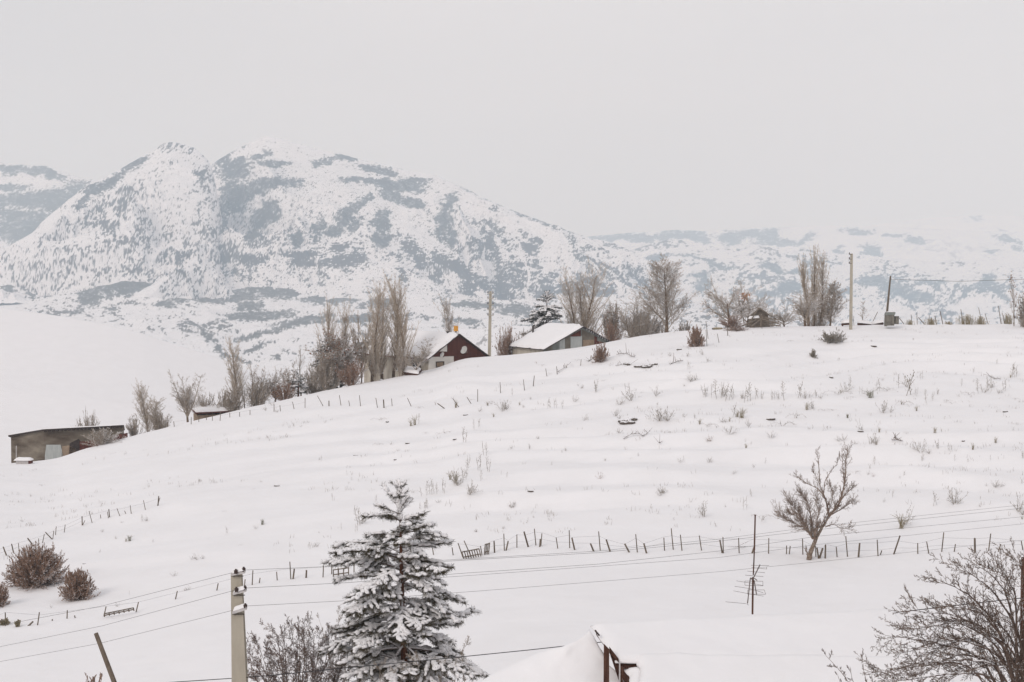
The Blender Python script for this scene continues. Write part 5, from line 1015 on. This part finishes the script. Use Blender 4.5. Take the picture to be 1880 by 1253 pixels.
WL = '''696 773 12 t,711 775 3 c,837 749 16 g,943 728 14 s,923 757 24 b,930 752 18 b,906 766 8 g,895 745 8 g,902 742 7 b,954 746 8 g,960 750 6 b,974 734 6 b,1006 750 18 s,1020 750 18 s,1034 751 15 s,1055 740 14 b,1068 714 8 b,1062 710 6 b,1095 721 22 s,1072 773 13 b,871 791 20 s,880 786 16 s,818 797 8 b,826 795 6 t,806 797 6 t,781 797 7 t,849 813 26 s,835 809 3 c,855 763 4 c,748 815 3 c,726 847 3 c,653 837 3 c,693 818 10 t,717 817 6 b,730 829 6 b,988 809 7 b,972 826 10 d,938 826 8 b,1039 829 8 b,1032 832 5 s,891 837 24 s,883 865 28 s,893 867 26 s,857 865 28 s,853 882 20 s,849 878 18 s,826 882 16 g,841 893 28 b,836 888 24 g,862 911 26 b,870 905 18 b,882 886 20 s,930 877 10 s,922 874 8 s,774 913 16 d,784 913 26 s,794 910 26 s,800 908 22 s,812 907 26 s,757 906 12 t,781 937 18 s,770 937 12 s,787 934 14 s,806 927 8 b,939 934 12 b,945 931 8 b,974 903 4 c,690 922 12 s,653 938 8 b,
1101 881 14 r,1158 737 32 b,1137 744 16 b,1132 746 10 s,1204 728 20 b,1176 722 5 t,1269 703 18 b,1276 700 12 b,1256 710 6 b,1294 731 22 s,1303 731 24 s,1299 729 16 s,1319 732 32 s,1329 730 26 b,1324 731 22 s,1335 738 30 s,1341 738 28 s,1346 733 16 s,1369 739 28 s,1362 734 14 b,1383 738 32 s,1389 732 20 s,1398 734 15 s,1414 736 15 s,1420 736 17 s,1429 736 15 s,1444 736 32 s,1469 734 28 s,1479 733 18 b,1486 731 12 b,1481 753 16 g,1492 751 18 b,1461 768 20 t,1437 783 22 t,1415 772 6 c,1212 774 32 b,1226 774 26 b,1219 773 20 s,1130 765 14 b,1138 770 10 b,1165 777 10 s,1137 796 10 b,1285 781 12 g,1298 786 18 t,1275 770 10 s,1339 776 10 g,1327 776 10 b,1332 777 7 b,1348 768 24 s,1361 768 22 g,1353 767 14 g,1375 783 14 b,1339 799 18 b,1370 823 10 g,1415 806 16 b,1304 814 14 r,1298 815 8 b,1404 854 12 d,1384 859 7 b,1248 851 10 b,1256 849 9 s,1304 849 10 b,1111 847 7 b,1172 839 6 d,1158 845 4 t,1347 873 6 b,1214 910 16 b,1219 908 10 b,
1652 713 24 s,1671 728 42 s,1668 712 24 b,1681 728 16 s,1692 698 16 s,1615 719 22 s,1629 719 20 t,1536 725 20 t,1544 723 8 g,1552 720 20 b,1556 716 22 s,1598 731 18 G,1593 727 14 b,1580 724 14 s,1565 731 6 t,1703 741 24 s,1711 736 16 s,1721 726 12 s,1657 744 20 t,1655 743 7 g,1683 755 11 g,1621 759 24 b,1635 758 14 b,1529 755 8 t,1512 755 10 t,1556 768 9 G,1583 792 16 b,1580 793 4 c,1486 790 6 b,1492 788 5 s,1614 795 10 g,1627 801 8 s,1608 818 20 b,1598 815 22 b,1610 817 8 g,1549 813 14 b,1540 811 10 b,1569 817 8 b,1716 795 12 g,1690 833 28 b,1687 826 14 s,1693 847 12 s,1706 837 12 b,1747 830 12 s,1753 850 12 s,1786 827 14 g,1806 823 9 d,1828 815 12 g,1769 811 3 c,1604 853 14 s,1603 880 8 r,1593 872 8 b,1568 870 12 t,1763 711 14 s,1800 724 26 s,1806 722 18 b,1780 726 14 t,1816 718 26 s,1858 695 26 s,1862 693 22 s,1855 694 8 g,1787 686 10 s,1847 719 20 s,1833 724 10 b,1838 722 8 b,1830 671 9 s,1846 757 4 c,1841 766 8 s,1862 735 8 t,1871 740 6 b,1740 738 8 t,1748 742 7 t,1622 923 8 b,1638 913 14 s,1717 930 24 s,1753 927 32 b,1760 925 12 b,1800 933 7 b,1800 918 7 s,1870 942 34 b,1878 948 20 b,1876 955 8 g,1827 897 14 b,1812 896 6 b,1838 896 10 b,1654 970 30 g,1656 966 36 b,1878 844 14 s,1526 695 4 c,1604 638 4 c,1677 625 4 b,1498 730 14 s,1507 733 10 b,1664 797 6 t,1733 818 5 s,1740 828 14 s,1722 827 16 s,1778 850 8 s,1818 849 10 s,1652 880 6 s,1660 876 9 s,1820 712 16 b,
77 893 6 t,42 959 9 b,414 940 5 t,464 899 4 t,366 885 7 b,417 982 14 s,238 995 13 G,231 996 8 g,213 990 6 b,281 996 6 d,262 960 13 s,270 959 10 b,362 1029 13 b,352 1029 8 b,372 1028 7 b,382 992 4 d,443 1002 4 t,321 1059 10 b,347 1085 10 b,340 1087 7 b,238 1094 8 s,217 1115 9 b,95 1117 6 b,156 1036 3 c,223 963 5 b,188 978 6 b,482 965 13 G,468 972 8 b,582 1006 11 b,576 1005 8 b,660 965 34 s,654 980 16 s,663 962 18 b,629 975 12 s,616 1020 16 s,630 1021 16 s,873 979 6 b,814 989 4 c,941 935 10 b,1213 911 14 b,1293 951 28 s,1237 955 5 d,979 951 5 b,1009 951 5 b,924 973 6 b,875 978 7 b,1308 908 5 d,1292 949 18 b,1368 937 24 s,1398 954 24 t,1380 914 14 s,1332 934 6 b,1349 871 7 b,1302 851 10 b,590 849 10 s,586 846 7 b,480 886 5 b,508 893 5 c,1030 640 6 t,1108 700 6 t,700 690 3 c,1440 615 4 t,1450 628 7 t,1420 612 4 t,1690 612 3 t,1720 612 4 b,1600 628 4 b,1870 622 5 t,1340 608 4 s,1247 643 5 c,1290 652 12 b,1262 655 9 b,1165 655 5 b,1240 667 5 t,1230 672 8 b,1265 678 14 s,1300 665 10 b,1230 655 8 b,1120 672 6 t,1095 690 5 t,1010 689 6 t,995 672 7 t,985 668 5 b,1040 676 8 g,1058 662 6 t,865 735 6 t,800 745 8 s,770 750 8 t,762 781 22 g,769 779 18 s,755 783 14 g,895 745 8 b,880 757 10 b,750 772 4 b,500 745 12 b,488 755 10 b,508 758 9 b,1410 655 4 t,1540 660 4 b,1500 668 4 t,1560 690 4 t,1620 700 6 b,1640 702 8 s'''
import itertools
rows = [(tuple(float(v) for v in w.split()[:3]), w.split()[3]) for w in WL.replace('\n', '').split(',') if w.strip()]
ORD = ['', 'second', 'third', 'fourth', 'fifth', 'sixth', 'seventh', 'eighth', 'ninth', 'tenth', 'eleventh', 'twelfth', 'thirteenth', 'fourteenth', 'fifteenth']
def where(px, py):
    if py < 700 and px > 1550: return 'on the brow right of the concrete pole'
    if py < 690 and px > 1240: return 'on the brow below the apple trees'
    if px < 560 and py > 870: return 'on the left slope near the rounded bushes' if px < 300 else 'on the left slope above the near pole'
    if px < 560: return 'beside the fence under the left trees'
    if py < 720 and px <= 1240: return 'on the brow below the barn'
    if px < 900 and py < 830: return 'below the upper fence and gabled house'
    if px < 1080 and py < 830: return 'on the slope below the barn roof'
    if px < 760: return 'on the slope left of the pine top'
    if px < 1000 and py < 945: return 'in the patch behind the pine top'
    if py >= 940 and px < 1420: return 'just above the lower fence'
    if px < 1250 and py > 830: return 'on the bare middle of the slope'
    if px < 1250: return 'in the clump band under the eroded bank'
    if px < 1510 and py < 760: return 'in the long weed row on the terrace'
    if px < 1510 and py < 835: return 'under the long weed row'
    if px < 1540: return 'on the slope left above the willow'
    if py < 760: return 'in the weed band toward the right edge' if px > 1720 else 'in the weed row right of centre'
    if py < 860: return 'on the right slope above the willow' if px < 1720 else 'on the upper right slope by the edge'
    return 'between the willow and right edge'
LK = {'s': 'upright weed stalk', 'b': 'twiggy weed', 'g': 'tuft of dry grass', 'G': 'greenish leafy tuft', 't': 'bent half-buried weed', 'c': 'dark clod', 'r': 'reddish twiggy weed', 'd': 'dark dry seed stalk'}
def size(h): return 'tiny' if h < 7 else 'small' if h < 13 else 'medium' if h < 22 else 'tall'
keyf = lambda r_: ((size(r_[0][2])+' ' if r_[1] != 'c' else '')+LK[r_[1]], where(r_[0][0], r_[0][1]))
used = {}; rw = random.Random(9)
def place(kd, px, py, h, label):
    j = rw.randrange(4 if kd in 'sb' else 2); src = PROT[kd, j]
    if (kd, j) in used: o = src.copy(); COL.objects.link(o)
    else: o = src; used[kd, j] = 1
    g, D = hit(px, py); hh = h*D/2900*1.0; o.location = tuple(g); wd = hh*rw.uniform(.75, 1.1)*(1.15 if kd in 'bt' else 1)
    if kd == 'c': wd = hh*2.0; hh = wd*.7
    o.scale = (wd, wd, hh); o.rotation_euler = (0, 0, rw.random()*6.28)
    tag(o, label, {'c': 'stone', 'g': 'grass tuft', 'G': 'grass tuft'}.get(kd, 'weed'), 'dry plants on the snowy slope' if kd != 'c' else 'dark clods in the snow')
for (look, wh), it in itertools.groupby(sorted(rows, key=lambda r_: (keyf(r_), r_[0][0])), key=keyf):
    it = list(it)
    for i, ((px, py, h), kd) in enumerate(it):
        if len(it) == 1: lb = f'{look} {wh}'
        elif i == 0: lb = f'leftmost {look} {wh}'
        elif i == len(it)-1: lb = f'rightmost {look} {wh}'
        else: lb = f'{ORD[min(i, 14)]} {look} from left, {wh}'
        place(kd, px, py, h, lb)
for k_, o in PROT.items():
    if k_ not in used: bpy.data.objects.remove(o)
# faint stubble poking through everywhere on the slope: uncountable
rs = np.random.RandomState(12); n = 2600; a = rs.uniform(-.42, .42, n); d = rs.uniform(90, 192, n); x = a*d
keep = (fbm(x/12, d/9, 3, 2)+.25*sst(a, -.1, .15) > .22) & (d < Dc(a)-2) & (d > Df(a)+3); x, d = x[keep], d[keep]; S_ = []
for xi, di in zip(x, d):
    z = float(Zt(xi, di)); k = rs.randint(2, 5)
    for _ in range(k):
        ox, oy = rs.normal(0, .18, 2); h = rs.uniform(.08, .28); S_.append((xi+ox, di+oy, z-.05, xi+ox+rs.normal(0, .06), di+oy, z+h, .009, .005))
b = MB(); b.tubes(S_, 3); o = b.build('grass', M_weed, origin=(0, 140, -10)); tag(o, 'faint stubble poking through the snow all over the slope', 'stubble', kind='stuff')
# eroded bank with dark stones, snags
def snag(pts, r, label, D=None, m=M_dark, seed=0):
    rng = random.Random(seed); P = [hit(*p)[0]+np.array((0, 0, .08+.1*rng.random())) for p in pts]; S_ = []
    for p, q in zip(P[:-1], P[1:]):
        S_.append((*p, *q, r, r*.7))
        for _ in range(3):
            t = rng.random(); c_ = p+(q-p)*t; S_.append((*c_, c_[0]+rng.gauss(0, .35), c_[1]+rng.gauss(0, .2), c_[2]+abs(rng.gauss(0, .3)), r*.5, r*.25))
    b = MB(); b.tubes(S_, 6); tag(b.build('branch', m, origin=P[0]), label, 'branch', 'fallen branches in the snow')
snag([(1080, 665), (1090, 660), (1098, 652)], .06, 'dark root snag at the left foot of the bush below the barn', seed=1)
snag([(1132, 654), (1142, 653), (1150, 650), (1158, 655), (1165, 658)], .05, 'snow-dusted fallen branch right of the bush below the barn', seed=2)
snag([(1233, 670), (1245, 666), (1254, 664)], .06, 'fallen branch right of the eroded bank of dark stones', seed=3)
snag([(1130, 675), (1145, 671), (1160, 672)], .035, 'thin fallen branch left of the eroded bank of dark stones', seed=4)
snag([(1024, 686), (1036, 679), (1048, 669)], .04, 'fallen branch with dry grass on the upper fence line below the barn', seed=5)
snag([(1637, 813), (1645, 814), (1657, 815)], .06, 'dark fallen branch in the middle of the right slope', seed=6)
snag([(1816, 692), (1826, 697), (1836, 699)], .05, 'fallen stem near the upper right weeds', seed=7)
snag([(1145, 808), (1160, 801), (1175, 799), (1180, 806), (1190, 797)], .035, 'arched fallen branch under the dark stone heap', seed=8)
snag([(1210, 817), (1216, 813)], .03, 'short fallen twig right of the arched branch', seed=9)
snag([(1345, 1003+8), (1372, 1009)], .02, 'thin branch lying on the snow at the lower fence left of the aerial', seed=10)
def heap(px, py, wpx, n, label, seed, hs=.25):
    r = random.Random(seed); g, D = hit(px, py); iV, iF = icoshape(); E = empty('stone_heap', g, label, 'stones', 'heaps of dark stones')
    for i in range(n):
        u = (i+.5)/n-.5+r.uniform(-.05, .05); x = g[0]+u*wpx*D/2900; y = D+r.uniform(-.5, .5); s_ = np.array((r.uniform(.16, .36), r.uniform(.15, .3), r.uniform(.1, .2)))*hs/.25
        V = iV*(1+.3*fbm(iV[:, 0]*2+i, iV[:, 1]*2+iV[:, 2], 3, 2))[:, None]*s_+np.array((x, y, float(Zt(x, y))+.08)); b = MB(); b.add(V, iF); b.build('stone', M_stone, E, smooth=True)
heap(1187, 674, 36, 9, 'eroded bank of dark stones under the brow right of the barn', 1)
heap(1150, 671, 10, 3, 'two or three dark stones left of the eroded bank', 2, .2)
heap(1153, 777, 26, 7, 'heap of dark stones capped with snow in the weed band', 3, .3)
g_ = hit(1318, 605)[0]; E = empty('hay_heap', g_, 'low tan heap of hay on the brow left of the apple trees', 'hay'); iV, iF = icoshape()
b = MB(); b.add(iV*(1+.2*fbm(iV[:, 0]*3, iV[:, 1]*3+iV[:, 2], 3, 1))[:, None]*np.array((.62, .4, .22))+g_+np.array((0, 0, .1)), iF); b.build('hay', M_grass, E, smooth=True)
b = MB(); b.add(iV*np.array((.14, .14, .12))+g_+np.array((-.58, 0, .08)), iF); b.build('stone', M_stone, E, smooth=True)
# ------------------------------------------------------------------ fences
def fence(name, L, label, r=.04, wires=(), rails=(), m=M_post, thick={}):
    P = []
    for i, q in enumerate(L):
        (bx, by), (tx, ty) = q[:2]; g, D = hit(bx, by, 60.); t = W(tx, ty, D); t[1] = D+((i*37) % 7-3)*.03; P.append((g, t, q[2] if len(q) > 2 else r))
    E = empty(name, P[0][0], label, 'fence')
    for g, t, r_ in P:
        d = (t-g); b = MB(); b.tube(g-d*.2/np.linalg.norm(d), t, r_, r_*.85, n=6); b.build('post', m, E)
    for h, i0, i1 in wires:
        pts = [P[k][0]+(P[k][1]-P[k][0])*min(1, h/np.linalg.norm(P[k][1]-P[k][0]))+np.array((0, 0, (((k*13) % 5)-2)*.02)) for k in range(i0, i1) if np.linalg.norm(P[k][1]-P[k][0]) > .5]
        S_ = [(*p, *q, .0042, .0042) for p, q in zip(pts[:-1], pts[1:])]; b = MB(); b.tubes(S_, 4); b.build('wire', M_wire, E)
    for (x0, y0), (x1, y1), r_ in rails:
        g, D = hit((x0+x1)/2, max(y0, y1)+12, 60.); b = MB(); b.tube(W(x0, y0, D), W(x1, y1, D), r_, n=5); b.build('rail', m, E)
    return E
LOW = [((-22, 1158), (-22, 1136)), ((10, 1145), (10, 1125)), ((35, 1147), (35, 1139)), ((52, 1150), (60, 1142), .05), ((69, 1150), (73, 1124)), ((96, 1143), (96, 1137)), ((123, 1139), (123, 1121)), ((138, 1136), (138, 1130)), ((191, 1132), (195, 1114)), ((250, 1124), (254, 1106)), ((322, 1103), (325, 1086)), ((398, 1085), (401, 1071)), ((449, 1076), (450, 1064)), ((463, 1075), (464, 1048)), ((476, 1072), (478, 1061)), ((509, 1067), (508, 1050)), ((534, 1064), (532, 1032)), ((538, 1064), (540, 1045), .05), ((562, 1063), (563, 1047), .055), ((593, 1061), (594, 1039)), ((609, 1056), (609, 1034)), ((621, 1054), (621, 1042)), ((650, 1052), (650, 1034)), ((680, 1049), (681, 1030)), ((715, 1043), (713, 1022)), ((760, 1036), (760, 1012)), ((796, 1021), (794, 1006)), ((832, 1020), (830, 1006)),
 ((850, 1025), (841, 997)), ((865, 1024), (852, 993)), ((885, 1021), (882, 1003)), ((908, 1015), (907, 994), .05), ((926, 1012), (925, 980)), ((929, 1012), (933, 994), .05), ((949, 1008), (949, 982)), ((970, 1006), (962, 976), .055), ((984, 1004), (981, 971)), ((991, 1006), (992, 990), .05), ((993, 1005), (995, 980)), ((1024, 1007), (1021, 987)), ((1046, 1008), (1045, 974)), ((1055, 1010), (1050, 988), .055), ((1090, 1013), (1084, 998), .055), ((1102, 1012), (1099, 976)), ((1120, 1013), (1113, 991), .055), ((1155, 1015), (1147, 999), .05), ((1170, 1015), (1167, 981)), ((1187, 1017), (1182, 998), .055), ((1220, 1012), (1219, 988)), ((1236, 1009), (1232, 970)), ((1252, 1011), (1249, 982)), ((1288, 1012), (1284, 984)),
 ((1326, 1016), (1322, 992), .05), ((1328, 1017), (1327, 986)), ((1357, 1016), (1356, 988)), ((1381, 1017), (1385, 1005), .055), ((1411, 1018), (1411, 988)), ((1444, 1019), (1444, 1002)), ((1449, 1020), (1451, 1003)), ((1474, 1019), (1474, 990)), ((1498, 1023), (1497, 1003)), ((1503, 1027), (1500, 1006), .05), ((1504, 1027), (1511, 1007), .06), ((1515, 1027), (1515, 1000), .05), ((1537, 1025), (1535, 1004)), ((1556, 1024), (1553, 985)), ((1576, 1024), (1579, 998), .055), ((1612, 1022), (1610, 991)), ((1616, 1021), (1619, 1011)), ((1641, 1018), (1653, 984), .045), ((1685, 1017), (1684, 997)), ((1705, 1016), (1701, 995)), ((1729, 1013), (1733, 978)), ((1752, 1014), (1755, 1000)), ((1790, 1016), (1789, 988), .06), ((1815, 1013), (1819, 980)), ((1833, 1014), (1838, 1000)), ((1878, 1011), (1874, 993)), ((1910, 1010), (1908, 985))]
fence('wire_fence', LOW, 'long lower fence of uneven wooden posts running across the whole slope foot', .033, wires=[(.75, 27, 78), (.35, 27, 78), (.55, 0, 27)])
fence('wire_fence', [((-14, 1028), (-20, 1010)), ((12, 1021), (6, 1004), .045), ((25, 1017), (21, 999), .04), ((35, 1013), (33, 998)), ((62, 1004), (51, 988), .05), ((71, 1002), (71, 989)), ((78, 998), (81, 981)), ((96, 992), (84, 977), .04), ((97, 990), (99, 975)), ((102, 984), (103, 967)), ((118, 978), (119, 964)), ((151, 966), (151, 948), .04), ((152, 966), (156, 956)), ((169, 961), (163, 939)), ((185, 953), (185, 945)), ((201, 951), (200, 935), .04), ((199, 952), (197, 940)), ((220, 948), (214, 934)), ((231, 945), (229, 938)), ((241, 944), (239, 928)), ((267, 937), (263, 919)), ((290, 929), (292, 911), .045), ((289, 929), (294, 914))],
      'short left fence of leaning posts climbing above the biggest bush', .026, wires=[(.5, 0, 23), (.25, 0, 12)])
fence('wire_fence', [((308, 784), (308, 775)), ((320, 784), (319, 774)), ((351, 779), (351, 766)), ((365, 775), (365, 762)), ((379, 772), (380, 760)), ((390, 773), (390, 757)), ((404, 773), (405, 757)), ((422, 767), (422, 758)), ((440, 766), (440, 757)), ((459, 763), (459, 753)), ((503, 757), (503, 743)), ((515, 756), (514, 744)), ((540, 752), (537, 738)), ((560, 750), (560, 731)), ((593, 746), (583, 727)), ((604, 746), (604, 736), .06), ((626, 745), (623, 726)), ((642, 746), (640, 736)), ((662, 746), (660, 726)), ((693, 750), (690, 731)), ((705, 750), (704, 734), .07), ((720, 746), (719, 732)), ((755, 747), (748, 731)), ((816, 751), (803, 741), .05), ((842, 748), (831, 732)), ((865, 742), (857, 729)), ((877, 738), (877, 715)), ((919, 722), (918, 702)), ((963, 718), (961, 697)), ((979, 711), (981, 690), .045), ((1004, 693), (1002, 677)), ((1023, 688), (1022, 673)), ((1066, 672), (1067, 660))],
      'upper fence of thin stakes under the village, climbing towards the barn', .036, wires=[(.5, 0, 14)])
fence('wire_fence', [((1298, 636), (1296, 606)), ((1300, 622), (1296, 590)), ((1320, 630), (1317, 613)), ((1336, 617), (1336, 600), .05), ((1399, 604), (1398, 580))], 'few thin stakes on the brow right of the upright reddish bush', .035)
cf = []
for (bx, ty, tx, r_) in [(1600, 573, 1611, .04), (1568, 580, 1566, .03), (1660, 584, 1651, .05), (1674, 578, 1673, .035), (1684, 575, 1683, .035), (1697, 583, 1686, .05), (1707, 578, 1706, .035), (1719, 580, 1716, .05), (1731, 572, 1726, .05), (1769, 568, 1764, .04), (1803, 565, 1797, .04), (1814, 576, 1808, .035), (1838, 562, 1833, .045), (1845, 575, 1840, .035), (1875, 570, 1873, .04)]:
    cf.append(((bx, 592+3), (tx, ty), r_))
fence('wire_fence', cf, 'ragged stakes strung along the crest from the concrete pole to the right edge', .04, wires=[(.7, 3, 15)])
for i, (px, w_, h, lb) in enumerate([(1708, 20, 14, 'dry reeds clumped on the crest right of the rusty tank'), (1670, 12, 10, 'small heap of dry sticks just right of the tank drum'), (1775, 34, 20, 'widest clump of dry reeds standing on the right crest'), (1800, 22, 16, 'tangle of dry twigs right of the widest reed clump'), (1741, 10, 7, 'small reed tuft between two crest stakes'), (1850, 20, 22, 'dark-tufted dry weeds near the right end of the crest')]):
    g, D = hit(px, 592); g = gpt(px, Dc(g[0]/g[1])-1); rr_ = random.Random(i); b = MB(); S_ = []; hw = w_*D/5800; hh = h*D/2900
    for _ in range(int(40+w_*3)):
        u = rr_.gauss(0, .45); x = g[0]+u*hw; y = g[1]+rr_.gauss(0, .4); l = hh*rr_.uniform(.35, 1.05)*(1-.3*min(1, abs(u))); z = float(Zt(x, y))-.1; q = (x+rr_.gauss(0, .12)*l, y, z+l); S_.append((x, y, z, *q, .012, .010)); S_.append((*q, q[0]+rr_.gauss(0, .1), q[1], q[2]+rr_.uniform(-.12, .1), .022, .008))
    b.tubes(S_, 4); tag(b.build('reed_clump', M_grass, origin=g), lb, 'weed', 'clumps along the crest')
# ladder-like pallets leaning in the lower fence
def pallet(x0, y0, x1, y1, h, n, label, lean=4):
    g, D = hit((x0+x1)/2, max(y0, y1), 60.); D -= .15; E = empty('pallet', g, label, 'pallet', 'wooden pallets set in the lower fence')
    for i in range(n):
        t = i/(n-1); x = x0+(x1-x0)*t; y = y0+(y1-y0)*t; b = MB(); b.tube(W(x, y+2, D), W(x-lean, y-h, D), .028, n=4); b.build('slat', M_post, E)
    for hh in (.93, .2): b = MB(); b.tube(W(x0-lean*hh, y0-h*hh, D-.05), W(x1-lean*hh, y1-h*hh, D-.05), .03, n=4); b.build('rail', M_post, E)
pallet(852, 1026, 883, 1020, 13, 8, 'larger grey wooden pallet leaning in the lower fence right of the pine')
pallet(889, 1018, 897, 1016, 19, 4, 'narrow wooden pallet beside the larger one in the lower fence', -2)
pallet(192, 1131, 246, 1120, 4, 7, 'low broken pallet lying by the left part of the lower fence', 1)
pallet(612, 1058, 640, 1054, 12, 4, 'wooden pallet half hidden by the left branches of the pine', 0)
for px, py, w_, lb in [(8, 1150, 20, 'brownish earth tuft at the left end of the lower fence'), (33, 1151, 12, 'low tan clod of grass beside the leftmost fence posts')]:
    g, D = hit(px, py, 60.); tree('bush', g, w_*D/2900*1.2, .35, 600+px, 'grass_tuft', lb, 'grass tuft', 'tufts at the left end of the lower fence', m=M_grass, nst=40, r0=.02, tw=.01, ang=(10, 80), spread=.5)
# ------------------------------------------------------------------ air
hz = MB(); hz.box((0, 6400, 300), (16000, 0, 0), (0, 13600, 0), (0, 0, 1500))
mh = bpy.data.materials.new('haze'); mh.use_nodes = True; t = mh.node_tree; t.nodes.clear()
ov = N(t, 'ShaderNodeOutputMaterial'); pv = N(t, 'ShaderNodeVolumePrincipled')
pv.inputs['Color'].default_value = (.70, .86, 1, 1); pv.inputs['Absorption Color'].default_value = (1, 1, 1, 1); pv.inputs['Density'].default_value = 1.95e-4; pv.inputs['Anisotropy'].default_value = .0
t.links.new(pv.outputs[0], ov.inputs['Volume'])
tag(hz.build('haze', mh, origin=(0, 0, 0)), kind='stuff')
